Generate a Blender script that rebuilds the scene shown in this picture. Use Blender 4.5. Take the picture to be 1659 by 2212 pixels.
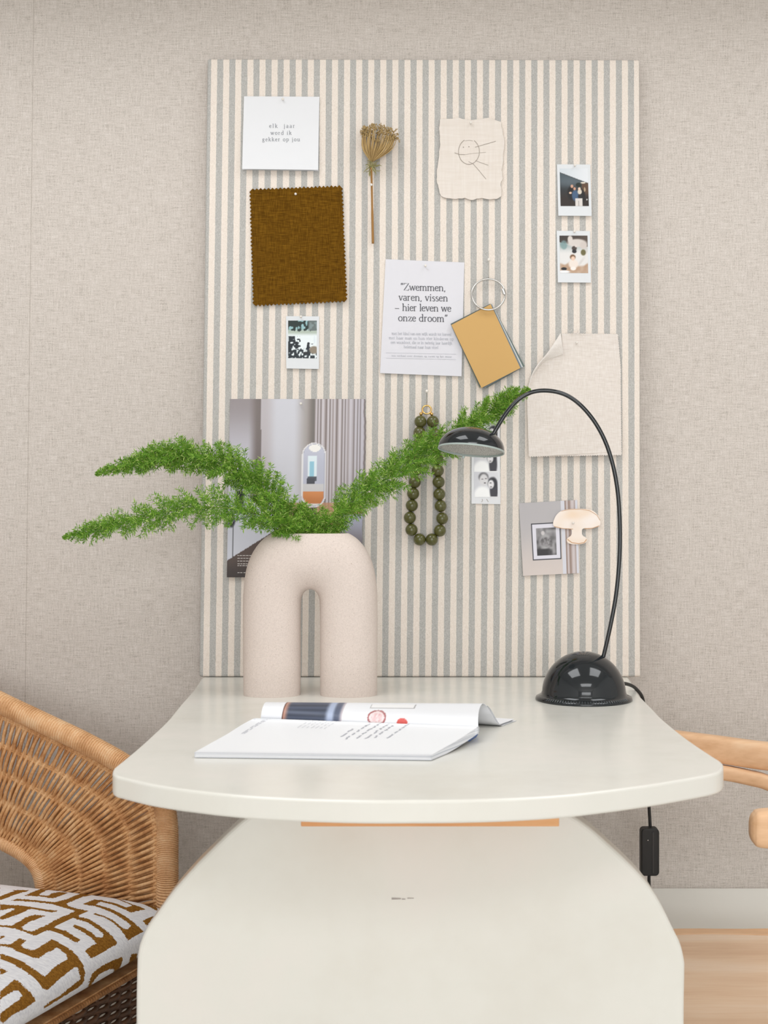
import bpy, bmesh, math, random
from mathutils import Vector, Matrix
R = random.Random(7)
C = bpy.context.scene.collection
for o in list(bpy.data.objects): bpy.data.objects.remove(o, do_unlink=True)

# ------------------------------------------------------------------ camera, light, exposure
F = 3072.0            # focal length in pixels of the 1659x2212 frame (50 mm on full frame)
CY, ZC = -2.3, 1.0444 # the camera stands 2.3 m from the wall
VX, VY = 900.0, 1061.0
ZT = 0.75             # table top
cam_d = bpy.data.cameras.new('camera'); cam = bpy.data.objects.new('camera', cam_d); C.objects.link(cam)
cam.location = (0, CY, ZC); cam.rotation_euler = (math.pi/2, 0, 0)
cam_d.sensor_width = 36; cam_d.lens = 50; cam_d.sensor_fit = 'AUTO'
cam_d.shift_x = (829.5-VX)/2212; cam_d.shift_y = (VY-1106)/2212
cam_d.clip_start = 0.05
cam_d.dof.use_dof = True; cam_d.dof.focus_distance = 2.15; cam_d.dof.aperture_fstop = 11
S = bpy.context.scene; S.camera = cam
S.view_settings.view_transform = 'Standard'; S.view_settings.look = 'None'
S.view_settings.gamma = 1; S.view_settings.use_curve_mapping = False
S.view_settings.exposure = -0.05
w = bpy.data.worlds.new('world'); S.world = w; w.use_nodes = True
w.node_tree.nodes['Background'].inputs[0].default_value = (0.9, 0.95, 1, 1)
w.node_tree.nodes['Background'].inputs[1].default_value = 0.5

def area(name, loc, rot, sx, sy, power, col):
    l = bpy.data.lights.new(name, 'AREA'); l.shape = 'RECTANGLE'; l.size = sx; l.size_y = sy
    l.energy = power; l.color = col
    o = bpy.data.objects.new(name, l); C.objects.link(o); o.location = loc; o.rotation_euler = rot
    return o
DAY = (0.96, 0.98, 1.0)
area('skylight_daylight', (-0.72, -1.05, 2.57), (math.radians(-4), 0, 0), 0.95, 1.0, 15, DAY)
area('skylight_daylight', (1.12, -1.05, 2.57), (math.radians(-4), 0, 0), 0.95, 1.0, 14, DAY)
area('skylight_daylight', (0.25, -3.5, 2.57), (math.radians(-4), 0, 0), 1.7, 1.2, 34, DAY)  # added overhead light, throws the tabletop's shadow onto the pedestal
area('window_daylight', (0.25, -7.4, 1.25), (math.radians(90), 0, 0), 3.0, 2.0, 96, DAY)

# ------------------------------------------------------------------ helpers
def lin(c):
    return tuple(((x/255)/12.92 if x/255 <= 0.04045 else ((x/255+0.055)/1.055)**2.4) for x in c)
def lin4(c): return lin(c)+(1,)

def mat(name, col=(200,200,200), rough=0.6, metal=0.0, spec=0.5, coat=0.0, trans=0.0):
    m = bpy.data.materials.new(name); m.use_nodes = True
    b = m.node_tree.nodes['Principled BSDF']
    b.inputs['Base Color'].default_value = lin4(col); b.inputs['Roughness'].default_value = rough
    b.inputs['Metallic'].default_value = metal; b.inputs['Specular IOR Level'].default_value = spec
    b.inputs['Coat Weight'].default_value = coat; b.inputs['Transmission Weight'].default_value = trans
    return m
class N:                                  # tiny node-graph helper
    def __init__(s, m): s.m = m; s.t = m.node_tree; s.b = s.t.nodes['Principled BSDF']
    def new(s, typ, **kw):
        n = s.t.nodes.new(typ)
        for k, v in kw.items(): setattr(n, k, v)
        return n
    def link(s, a, b): s.t.links.new(a, b)
    def coord(s, kind='Object', scale=(1,1,1), rot=(0,0,0)):
        tc = s.new('ShaderNodeTexCoord'); mp = s.new('ShaderNodeMapping')
        mp.inputs['Scale'].default_value = scale; mp.inputs['Rotation'].default_value = rot
        s.link(tc.outputs[kind], mp.inputs[0]); return mp.outputs[0]
    def noise(s, vec, scale=1, detail=2, rough=0.5, dist=0):
        n = s.new('ShaderNodeTexNoise'); n.inputs['Scale'].default_value = scale
        n.inputs['Detail'].default_value = detail; n.inputs['Roughness'].default_value = rough
        n.inputs['Distortion'].default_value = dist
        s.link(vec, n.inputs['Vector']); return n.outputs['Fac']
    def math(s, op, a, b=None, clamp=False):
        n = s.new('ShaderNodeMath', operation=op); n.use_clamp = clamp
        for i, x in enumerate((a, b)):
            if x is None: continue
            if isinstance(x, (int, float)): n.inputs[i].default_value = x
            else: s.link(x, n.inputs[i])
        return n.outputs[0]
    def ramp(s, fac, stops, interp='LINEAR'):
        n = s.new('ShaderNodeValToRGB'); n.color_ramp.interpolation = interp
        e = n.color_ramp.elements
        while len(e) < len(stops): e.new(0.5)
        for el, (p, c) in zip(e, stops): el.position = p; el.color = lin4(c)
        s.link(fac, n.inputs[0]); return n.outputs[0]
    def mix(s, fac, a, b, blend='MIX'):
        n = s.new('ShaderNodeMix', data_type='RGBA', blend_type=blend)
        for i, x in ((0, fac), (6, a), (7, b)):
            if isinstance(x, (int, float)): n.inputs[i].default_value = x
            elif isinstance(x, tuple): n.inputs[i].default_value = lin4(x)
            else: s.link(x, n.inputs[i])
        return n.outputs[2]
    def color(s, sock): s.link(sock, s.b.inputs['Base Color'])
    def bump(s, h, strength=0.3, dist=0.001):
        n = s.new('ShaderNodeBump'); n.inputs['Strength'].default_value = strength
        n.inputs['Distance'].default_value = dist
        s.link(h, n.inputs['Height']); s.link(n.outputs[0], s.b.inputs['Normal'])

def wl(o):
    v = Vector(o.location)
    while o.parent: o = o.parent; v += Vector(o.location)
    return v
def tag(o, label=None, cat=None, group=None, kind=None):
    if label: o['label'] = label
    if cat: o['category'] = cat
    if group: o['group'] = group
    if kind: o['kind'] = kind
    return o
def thing(name, loc, label, cat, group=None):
    o = bpy.data.objects.new(name, None); C.objects.link(o); o.location = loc; o.empty_display_size = 0.03
    return tag(o, label, cat, group)
class MB:                                  # collects geometry in world coordinates
    def __init__(s): s.v = []; s.f = []; s.uv = {}; s.mi = []
    def add(s, vs, fs, m=0):
        k = len(s.v); s.v += [Vector(v) for v in vs]
        for f in fs: s.f.append(tuple(i+k for i in f)); s.mi.append(m)
        return k
    def box(s, a, b):
        x0,y0,z0 = a; x1,y1,z1 = b
        s.add([(x0,y0,z0),(x1,y0,z0),(x1,y1,z0),(x0,y1,z0),(x0,y0,z1),(x1,y0,z1),(x1,y1,z1),(x0,y1,z1)],
              [(3,2,1,0),(4,5,6,7),(0,1,5,4),(1,2,6,5),(2,3,7,6),(3,0,4,7)])
    def tube(s, pts, r, n=8, cap=True, prof=None, up=None):
        pts = [Vector(p) for p in pts]; L = len(pts)
        rr = r if isinstance(r, (list, tuple)) else [r]*L
        t0 = (pts[1]-pts[0]).normalized()
        u = up or (Vector((0,0,1)) if abs(t0.z) < 0.9 else Vector((1,0,0)))
        u = (u - t0*u.dot(t0)).normalized(); vs = []
        for i, p in enumerate(pts):
            a = pts[max(i-1,0)]; b = pts[min(i+1,L-1)]; t = (b-a)
            t = t.normalized() if t.length > 1e-9 else t0
            if up: u = up - t*up.dot(t)
            else: u = u - t*u.dot(t)
            u = u.normalized(); w_ = t.cross(u)
            for k in range(n):
                if prof: pu, pw = prof(k, n, i)
                else: pu, pw = math.cos(2*math.pi*k/n), math.sin(2*math.pi*k/n)
                vs.append(p + (u*pu + w_*pw)*rr[i])
        fs = []
        for i in range(L-1):
            for k in range(n):
                k2 = (k+1) % n; fs.append((i*n+k, (i+1)*n+k, (i+1)*n+k2, i*n+k2)[::-1])
        if cap: fs.append(tuple(range(n))[::-1][::-1]); fs.append(tuple((L-1)*n+k for k in range(n))[::-1])
        s.add(vs, fs)
    def lathe(s, prof, center, n=48, M=None):
        c = Vector(center); vs = []; fs = []
        for (r, z) in prof:
            for k in range(n):
                a = 2*math.pi*k/n; v = Vector((r*math.cos(a), r*math.sin(a), z))
                if M: v = M @ v
                vs.append(c+v)
        for i in range(len(prof)-1):
            for k in range(n):
                k2 = (k+1)%n; fs.append((i*n+k, i*n+k2, (i+1)*n+k2, (i+1)*n+k))
        s.add(vs, fs)
    def ball(s, c, r, n=12, m=8):
        s.lathe([(r*math.sin(math.pi*i/m)+1e-6, -r*math.cos(math.pi*i/m)) for i in range(m+1)], c, n)
    def grid(s, fn, nu, nv, flip=False):
        vs = [fn(i/nu, j/nv) for j in range(nv+1) for i in range(nu+1)]; fs = []
        for j in range(nv):
            for i in range(nu):
                a = j*(nu+1)+i; q = (a, a+1, a+nu+2, a+nu+1); fs.append(q[::-1] if flip else q)
        return s.add(vs, fs)
    def poly(s, pts, nrm, th):             # an outline extruded backwards by th
        pts = [Vector(p) for p in pts]; n = len(pts)
        vs = pts + [p - nrm*th for p in pts]
        fs = [tuple(range(n)), tuple(range(n, 2*n))[::-1]] + [(i, n+i, n+(i+1)%n, (i+1)%n) for i in range(n)]
        s.add(vs, fs)
    def build(s, name, m, parent=None, smooth=False, solid=0, bevel=0, sub=0, label=None, colors=None, weld=False):
        if parent is not None: org = wl(parent); loc = Vector((0,0,0))
        else:
            xs = [v.x for v in s.v]; ys = [v.y for v in s.v]; zs = [v.z for v in s.v]
            org = Vector(((min(xs)+max(xs))/2, (min(ys)+max(ys))/2, min(zs))); loc = org
        me = bpy.data.meshes.new(name); me.from_pydata([v-org for v in s.v], [], s.f)
        ms = m if isinstance(m, list) else [m]
        for x in ms: me.materials.append(x)
        if len(ms) > 1: me.polygons.foreach_set('material_index', s.mi)
        if colors:
            at = me.color_attributes.new('Col', 'FLOAT_COLOR', 'POINT')
            for i, c in enumerate(colors): at.data[i].color = c
        bm = bmesh.new(); bm.from_mesh(me)
        if weld: bmesh.ops.remove_doubles(bm, verts=bm.verts, dist=1e-6)
        if not solid: bmesh.ops.recalc_face_normals(bm, faces=bm.faces)
        bm.to_mesh(me); bm.free()
        if smooth:
            me.polygons.foreach_set('use_smooth', [True]*len(me.polygons))
        me.update()
        o = bpy.data.objects.new(name, me); C.objects.link(o); o.location = loc
        if parent is not None: o.parent = parent
        if solid: d = o.modifiers.new('solid', 'SOLIDIFY'); d.thickness = solid; d.offset = -1; e = o.modifiers.new('split', 'EDGE_SPLIT'); e.split_angle = math.radians(40)
        if bevel: d = o.modifiers.new('bevel', 'BEVEL'); d.width = bevel; d.segments = 3; d.limit_method = 'ANGLE'
        if sub: d = o.modifiers.new('sub', 'SUBSURF'); d.levels = sub; d.render_levels = sub
        if label: o['label'] = label
        return o

CAM = Vector((0, CY, ZC))
def ray(px, py): return Vector(((px-VX)/F, 1, -(py-VY)/F))
def at(px, py, d): return CAM + ray(px, py)*d
def onz(px, py, z): return at(px, py, (ZC-z)*F/(py-VY))
def onpl(px, py, p0, n):
    r = ray(px, py); return CAM + r*((p0-CAM).dot(n)/r.dot(n))
# leaning pinboard plane: foot 5 cm off the wall, head on it
BP = Vector((0, -0.05, ZT)); BU = Vector((0, 0.029, 1)).normalized(); BN = Vector((0, -BU.z, BU.y))
def B(px, py, off=0.0): return onpl(px, py, BP+BN*off, BN)
PXM = 2.27/F                                # metres per pixel on the board
def lerp(a, b, t): return a+(b-a)*t
def bil(c, u, v):                           # corners tl, tr, br, bl
    return (lerp(lerp(c[0][0],c[1][0],u), lerp(c[3][0],c[2][0],u), v), lerp(lerp(c[0][1],c[1][1],u), lerp(c[3][1],c[2][1],u), v))
def catmull(pts, n):
    pts = [Vector(p) for p in pts]; out = []; L = len(pts)
    for i in range(n+1):
        t = i/n*(L-1); k = min(int(t), L-2); f = t-k
        p0 = pts[max(k-1,0)]; p1 = pts[k]; p2 = pts[k+1]; p3 = pts[min(k+2,L-1)]
        out.append(0.5*((2*p1)+(p2-p0)*f+(2*p0-5*p1+4*p2-p3)*f*f+(3*p1-p0-3*p2+p3)*f*f*f))
    return out
def hermite1(xs, t):                        # piecewise linear table lookup
    for (a, va), (b, vb) in zip(xs, xs[1:]):
        if t <= b: return lerp(va, vb, (t-a)/(b-a) if b > a else 0)
    return xs[-1][1]
def ribbon(mb, pts, w):                     # flat strip on the board, pts = (px, py), w in px (number or list)
    n = len(pts); ws = w if isinstance(w, list) else [w]*n; a = []
    for i, (x, y) in enumerate(pts):
        x0, y0 = pts[max(i-1,0)]; x1, y1 = pts[min(i+1,n-1)]
        dx, dy = x1-x0, y1-y0; l = math.hypot(dx, dy) or 1
        nx, ny = -dy/l*ws[i]/2, dx/l*ws[i]/2
        a += [(x+nx, y+ny), (x-nx, y-ny)]
    return a
def strip(mb, pts, w, place):
    a = ribbon(mb, pts, w); n = len(pts)
    mb.add([place(*p) for p in a], [(2*i, 2*i+1, 2*i+3, 2*i+2) for i in range(n-1)])

# ------------------------------------------------------------------ stroke lettering with serifs
XH, AS, DE = 0.44, 0.70, -0.22
def arc(cx, cy, rx, ry, a0, a1, n=12):
    return [(cx+rx*math.cos(math.radians(lerp(a0,a1,i/n))), cy+ry*math.sin(math.radians(lerp(a0,a1,i/n)))) for i in range(n+1)]
def stem(x, y0, y1, top=True, foot=True):
    s = [[(x, y0), (x, y1)]]
    if foot: s.append([(x-.08, y0+.012), (x+.08, y0+.012)])
    if top: s.append([(x-.09, y1-.035), (x, y1-.005)])
    return s
def arch(x0, x1): return [arc((x0+x1)/2, XH-.16, (x1-x0)/2, .15, 175, 0) + [(x1, 0)], [(x1-.08,.012),(x1+.08,.012)]]
GL = {
 'a': (.40, [arc(.19,.33,.12,.105,160,0)+[(.31,.06)]+arc(.36,.06,.05,.05,180,300,4), arc(.18,.12,.13,.12,60,360+60)]),
 'b': (.46, stem(.09,0,AS,foot=False)+[arc(.24,.21,.16,.21,-150,150)]),
 'c': (.38, [arc(.22,.22,.17,.21,45,315)]),
 'd': (.47, stem(.36,0,AS)+[arc(.21,.21,.16,.21,35,325)]),
 'e': (.39, [[(.06,.25),(.34,.25)]+arc(.20,.24,.145,.19,0,180)[1:]+arc(.21,.20,.155,.19,180,325)]),
 'f': (.30, stem(.12,0,.55,top=False)+[arc(.22,.56,.10,.12,180,50),[(.02,XH),(.26,XH)]]),
 'g': (.42, [arc(.19,.29,.12,.14,0,360), [(.29,.39),(.38,.43)], [(.11,.17),(.10,.09),(.30,.04)]+arc(.20,-.09,.15,.10,60,-240)]),
 'h': (.50, stem(.10,0,AS)+arch(.10,.38)),
 'i': (.24, stem(.12,0,XH)+[arc(.12,.60,.022,.022,0,360,6)]),
 'j': (.24, [[(.13,XH),(.13,-.08)]+arc(.04,-.08,.09,.11,0,-100,6), [(.04,XH-.035),(.13,XH-.005)], arc(.13,.60,.022,.022,0,360,6)]),
 'k': (.46, stem(.10,0,AS)+[[(.11,.19),(.34,XH-.01)],[(.26,XH-.01),(.40,XH-.01)],[(.20,.26),(.40,.012)],[(.32,.012),(.46,.012)]]),
 'l': (.24, stem(.12,0,AS)),
 'm': (.74, stem(.10,0,XH)+arch(.10,.36)+arch(.36,.62)),
 'n': (.50, stem(.10,0,XH)+arch(.10,.38)),
 'o': (.44, [arc(.22,.22,.17,.215,0,360,20)]),
 'p': (.47, stem(.10,DE,XH)+[arc(.25,.22,.16,.215,-150,150)]),
 'r': (.34, stem(.10,0,XH)+[arc(.22,XH-.13,.12,.12,180,50,8)]),
 's': (.33, [arc(.17,.33,.10,.095,30,250,8)+arc(.17,.11,.115,.11,80,-150,9)]),
 't': (.28, [[(.12,.56),(.12,.07)]+arc(.19,.07,.07,.07,180,320,6), [(.03,XH-.02),(.24,XH-.02)]]),
 'u': (.48, [[(.10,XH),(.10,.14)]+arc(.23,.14,.13,.14,180,330), [(.02,XH-.02),(.10,XH-.01)]]+stem(.37,0,XH)),
 'v': (.42, [[(.06,XH),(.21,0)],[(.21,0),(.36,XH)],[(0,XH-.01),(.14,XH-.01)],[(.29,XH-.01),(.42,XH-.01)]]),
 'w': (.62, [[(.06,XH),(.19,0)],[(.19,0),(.31,XH)],[(.31,XH),(.43,0)],[(.43,0),(.56,XH)],[(0,XH-.01),(.13,XH-.01)],[(.49,XH-.01),(.62,XH-.01)]]),
 'y': (.42, [[(.06,XH),(.22,0)],[(.36,XH),(.20,-.06),(.12,-.2),(.04,-.2)],[(0,XH-.01),(.14,XH-.01)],[(.29,XH-.01),(.42,XH-.01)]]),
 'z': (.38, [[(.05,.33),(.06,XH-.01),(.33,XH-.01),(.05,.012),(.33,.012),(.35,.12)]]),
 'Z': (.56, [[(.06,.55),(.08,.67),(.50,.67),(.06,.015),(.50,.015),(.53,.15)]]),
 'M': (.80, stem(.1,0,.67)+[[(.1,.67),(.4,0)],[(.4,0),(.7,.67)]]+stem(.7,0,.67)),
 'A': (.62, [[(.06,0),(.30,.68)],[(.30,.68),(.56,0)],[(.14,.24),(.46,.24)]]),
 ',': (.20, [[(.09,.05),(.10,-.02),(.06,-.10)]]),
 '.': (.18, [arc(.09,.03,.022,.022,0,360,6)]),
 '-': (.52, [[(.04,.21),(.46,.21)]]),
 '<': (.30, [[(.12,.70),(.07,.60),(.09,.52)],[(.25,.70),(.20,.60),(.22,.52)]]),
 '>': (.30, [[(.08,.70),(.11,.62),(.05,.52)],[(.21,.70),(.24,.62),(.18,.52)]]),
 ' ': (.26, []),
}
def write(mb, text, x0, x1, base, em, place, slope=0.0, sw=0.085, tw=0.04, track=None):
    nat = sum(GL[c][0] for c in text)*em
    sp = ((x1-x0)-nat)/max(len(text)-1, 1); sx = 1.0
    if track is not None and sp < 0: sp = 0; sx = (x1-x0)/nat
    x = x0
    for c in text:
        adv, strokes = GL[c]
        for pl in strokes:
            pts = [(x+p[0]*em*sx, base-p[1]*em) for p in pl]; ws = []
            for i in range(len(pts)):
                a = pl[max(i-1,0)]; b = pl[min(i+1,len(pl)-1)]
                l = math.hypot(b[0]-a[0], b[1]-a[1]) or 1
                dy = abs(b[1]-a[1])/l; rising = (b[1]-a[1])*(b[0]-a[0]) > 0.02*l*l and len(pl) == 2
                ws.append((tw+(sw-tw)*dy**1.5*(0.25 if rising else 1))*em)
            strip(mb, pts, ws, lambda px, py: place(px, py+(px-x0)*slope))
        x += adv*em*sx+sp

# ------------------------------------------------------------------ materials
def linen_wall():
    m = mat('linen_wallpaper', rough=0.85, spec=0.2); g = N(m)
    h = g.noise(g.coord(scale=(45,1,620)), 1, 3, 0.6); v = g.noise(g.coord(scale=(620,1,45)), 1, 3, 0.6)
    big = g.noise(g.coord(scale=(3,1,3)), 1, 2)
    fine = g.noise(g.coord(scale=(500,1,500)), 1, 1)
    s = g.math('ADD', g.math('MULTIPLY', h, 0.4), g.math('MULTIPLY', v, 0.35))
    s = g.math('ADD', s, g.math('MULTIPLY', fine, 0.25))
    c = g.ramp(s, [(0.33,(156,148,140)),(0.46,(201,193,185)),(0.56,(214,206,199)),(0.68,(230,225,220))])
    c = g.mix(g.math('MULTIPLY', big, 0.28), c, (200,188,179))
    # the paper's butt seams, slightly out of plumb
    sep = g.new('ShaderNodeSeparateXYZ'); tc = g.new('ShaderNodeTexCoord'); g.link(tc.outputs['Object'], sep.inputs[0])
    x = g.math('SUBTRACT', sep.outputs[0], g.math('MULTIPLY', sep.outputs[2], 0.0125))
    d = g.math('ABSOLUTE', g.math('SUBTRACT', x, -0.642))
    line = g.math('LESS_THAN', d, 0.0007)
    c = g.mix(g.math('MULTIPLY', line, 0.38), c, (150,138,126))
    g.color(c); g.bump(s, 0.35, 0.0012); return m
def stripes():
    m = mat('striped_ticking', rough=0.9, spec=0.15); g = N(m)
    uv = g.new('ShaderNodeUVMap'); uv.uv_map = 'UVMap'; sep = g.new('ShaderNodeSeparateXYZ'); g.link(uv.outputs[0], sep.inputs[0])
    wob = g.noise(g.coord(scale=(120,120,160)), 1, 2)
    u = g.math('ADD', sep.outputs[0], g.math('MULTIPLY', g.math('SUBTRACT', wob, 0.5), 0.06))
    fr = g.math('FRACT', g.math('ADD', u, 100))
    tri = g.math('ABSOLUTE', g.math('SUBTRACT', fr, 0.25))       # <0.25 grey
    tri2 = g.math('MINIMUM', tri, g.math('ABSOLUTE', g.math('SUBTRACT', fr, 1.25)))
    k = g.new('ShaderNodeMapRange'); k.inputs[1].default_value = 0.235; k.inputs[2].default_value = 0.265
    g.link(tri2, k.inputs[0])
    fine = g.noise(g.coord(scale=(700,700,500)), 1, 2)
    fleck = g.noise(g.coord(scale=(380,1,380)), 1, 1)
    fl = g.math('GREATER_THAN', fleck, 0.735)
    grey = g.ramp(fine, [(0.3,(169,167,163)),(0.7,(196,194,190))])
    cream = g.ramp(fine, [(0.3,(225,213,201)),(0.7,(239,229,219))])
    c = g.mix(k.outputs[0], grey, cream); c = g.mix(g.math('MULTIPLY', fl, 0.35), c, (150,140,130))
    g.color(c); g.bump(fine, 0.25, 0.0006); return m
def cloth(name, c0, c1, c2, sc=1.0, rough=0.95):
    m = mat(name, rough=rough, spec=0.1); g = N(m)
    h = g.noise(g.coord(scale=(60*sc,60*sc,900*sc)), 1, 3, 0.6); v = g.noise(g.coord(scale=(900*sc,900*sc,60*sc)), 1, 3, 0.6)
    s = g.math('ADD', g.math('MULTIPLY', h, 0.55), g.math('MULTIPLY', v, 0.45))
    g.color(g.ramp(s, [(0.34,c0),(0.5,c1),(0.64,c2)])); g.bump(s, 0.5, 0.0008); return m
def speckle(name, base, dark, thr=0.71, rough=0.8, bump=0.15):
    m = mat(name, rough=rough, spec=0.25); g = N(m)
    a = g.noise(g.coord(scale=(900,900,900)), 1, 0); k = g.math('GREATER_THAN', a, thr)
    f = g.noise(g.coord(scale=(500,500,500)), 1, 2)
    lo = tuple(max(0, x-9) for x in base)
    c = g.ramp(f, [(0.35, lo),(0.65, base)])
    g.color(g.mix(g.math('MULTIPLY', k, 0.7), c, dark)); g.bump(f, bump, 0.0008); return m
def lacquer():
    m = mat('cream_lacquer', rough=0.22, spec=0.5); g = N(m)
    f = g.noise(g.coord(scale=(7,7,7)), 1, 4, 0.6)
    g.color(g.ramp(f, [(0.3,(225,222,213)),(0.5,(229,227,219)),(0.75,(232,227,220))]))
    g.link(g.ramp(f, [(0.3,(118,118,118)),(0.7,(140,140,140))]), g.b.inputs['Roughness'])
    return m
def wood(name, c0, c1, c2, scale=(2,18,18), rough=0.45):
    m = mat(name, rough=rough, spec=0.4); g = N(m)
    a = g.noise(g.coord(scale=scale), 1, 4, 0.6, 0.4)
    b = g.noise(g.coord(scale=tuple(x*9 for x in scale)), 1, 2)
    s = g.math('ADD', g.math('MULTIPLY', a, 0.75), g.math('MULTIPLY', b, 0.25))
    g.color(g.ramp(s, [(0.32,c0),(0.5,c1),(0.68,c2)])); g.bump(b, 0.05, 0.0005); return m
def rattan_mat(name, c0, c1, c2):
    m = mat(name, rough=0.42, spec=0.45); g = N(m)
    a = g.noise(g.coord(scale=(38,38,38)), 1, 3); b = g.noise(g.coord(scale=(300,300,300)), 1, 2)
    s = g.math('ADD', g.math('MULTIPLY', a, 0.7), g.math('MULTIPLY', b, 0.3))
    g.color(g.ramp(s, [(0.33,c0),(0.5,c1),(0.66,c2)])); return m
def printed():
    m = mat('printed_paper', rough=0.45, spec=0.4); g = N(m)
    a = g.new('ShaderNodeAttribute'); a.attribute_name = 'Col'; g.color(a.outputs['Color']); return m
M = {
 'wall': linen_wall(), 'stripe': stripes(), 'lacquer': lacquer(), 'print': printed(),
 'paper': mat('white_paper', (228,229,232), 0.7), 'sheet': mat('bluish_white_paper', (222,221,227), 0.7), 'instant': mat('instant_print_border', (219,222,225), 0.4),
 'torn': cloth('handmade_paper', (223,213,203), (227,218,209), (231,223,215), 0.3),
 'ink': mat('black_ink', (96,96,102), 0.7), 'palegrey': mat('grey_ink', (150,152,158), 0.7), 'faint': mat('faint_grey_ink', (200,201,208), 0.7),
 'pencil': mat('pencil_line', (164,153,143), 0.7),
 'brown_cloth': cloth('brown_woven_linen', (70,45,6), (100,68,14), (127,90,24)),
 'linen': cloth('cream_linen', (214,204,195), (225,216,208), (233,226,220)), 'linen_back': cloth('linen_underside', (228,220,212), (236,230,224), (242,236,230)),
 'pearl': mat('pearl', (236,230,222), 0.2, coat=0.5), 'steel': mat('steel', (205,203,200), 0.25, 1.0), 'gold': mat('gold_metal', (214,176,110), 0.25, 1.0),
 'clay': speckle('matte_stoneware', (226,212,203), (150,125,108), 0.80), 'clay_in': mat('stoneware_inside', (150,130,115), 0.9),
 'bead': mat('olive_bead', (86,86,42), 0.25, coat=0.2), 'black': mat('black_enamel', (20,26,31), 0.10, coat=0.2), 'rubber': mat('black_rubber', (22,22,22), 0.5),
 'grille': mat('silver_grille', (196,198,194), 0.45, 0.3), 'rimglass': mat('pale_rim', (170,182,178), 0.15),
 'beech': wood('pale_beech', (214,168,126), (232,190,150), (240,206,170), (3,22,22)), 'beech_seat': wood('beech_seat_grain', (228,190,156), (240,208,176), (246,220,194), (2.2,26,10)),
 'batten': wood('orange_pine', (214,142,84), (228,164,108), (236,180,126), (3,30,30)),
 'rattan': rattan_mat('rattan', (178,122,74), (210,158,106), (230,188,140)), 'rattan_wrap': rattan_mat('rattan_wrap', (208,158,110), (230,184,136), (240,204,162)),
 'rattan_shaded': rattan_mat('shaded_rattan', (62,40,26), (80,52,33), (104,70,46)),  # apron rattan, with the shade under the seat put into its colour
 'white': mat('white_paint', (242,241,234), 0.4), 'ceil': mat('ceiling_paint', (228,226,222), 0.9), 'floor': wood('floor_boards', (218,213,206), (225,221,215), (231,227,222)),
 'room': mat('plaster', (236,235,233), 0.9),
}
def leaf_mat():
    m = mat('fern_green', rough=0.5, spec=0.35); g = N(m)
    a = g.new('ShaderNodeAttribute'); a.attribute_name = 'Col'; g.color(a.outputs['Color'])
    g.b.inputs['Subsurface Weight'].default_value = 0.0
    t = g.new('ShaderNodeBsdfTranslucent'); g.link(a.outputs['Color'], t.inputs[0]); mx = g.new('ShaderNodeMixShader'); mx.inputs[0].default_value = 0.3
    out = [n for n in g.t.nodes if n.type == 'OUTPUT_MATERIAL'][0]
    g.link(g.b.outputs[0], mx.inputs[1]); g.link(t.outputs[0], mx.inputs[2]); g.link(mx.outputs[0], out.inputs[0]); return m
M['leaf'] = leaf_mat()
M['rail'] = rattan_mat('rattan_rail', (128,84,44), (156,106,60), (176,126,78))
M['stem'] = mat('fern_stem', (112,140,52), 0.6); M['branch'] = mat('fern_branchlet', (96,150,46), 0.6)
M['dry'] = mat('dried_stalk', (196,166,112), 0.8); M['dry_dark'] = mat('dried_seed', (172,146,98), 0.9); M['bract'] = mat('dried_green_bract', (158,152,104), 0.9)

# ------------------------------------------------------------------ the setting
def struct(name, m, boxes, label=None, bevel=0):
    b = MB()
    for a, c in boxes: b.box(a, c)
    o = b.build(name, m, bevel=bevel); o['kind'] = 'structure'
    if label: o['label'] = label
    return o
wb = MB(); wb.box((-2.4, 0, 0), (2.4, 0.1, 2.6)); wbo = wb.build('wall_back', M['wall']); wbo['kind'] = 'structure'
wbo.location = (0, 0.05, 0)
struct('floor', M['floor'], [((-2.4,-7.5,-0.1),(2.4,0,0))])
struct('ceiling', M['ceil'], [((-2.4,-7.5,2.6),(2.4,0,2.7))])
struct('added_soffit', M['ceil'], [((-2.4,-0.27,1.97),(2.4,-0.0005,2.6))])  # unseen soffit, added to keep skylight off the top of the wall
struct('wall_left', M['room'], [((-2.5,-7.5,0),(-2.4,0,2.6))])
struct('wall_right', M['room'], [((2.4,-7.5,0),(2.5,0,2.6))])
struct('wall_front', M['room'], [((-2.4,-7.6,0),(2.4,-7.5,2.6))])
struct('trim_1', M['white'], [((-2.4,-0.245,0),(2.4,-0.0005,0.403))], bevel=0.003)

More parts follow.
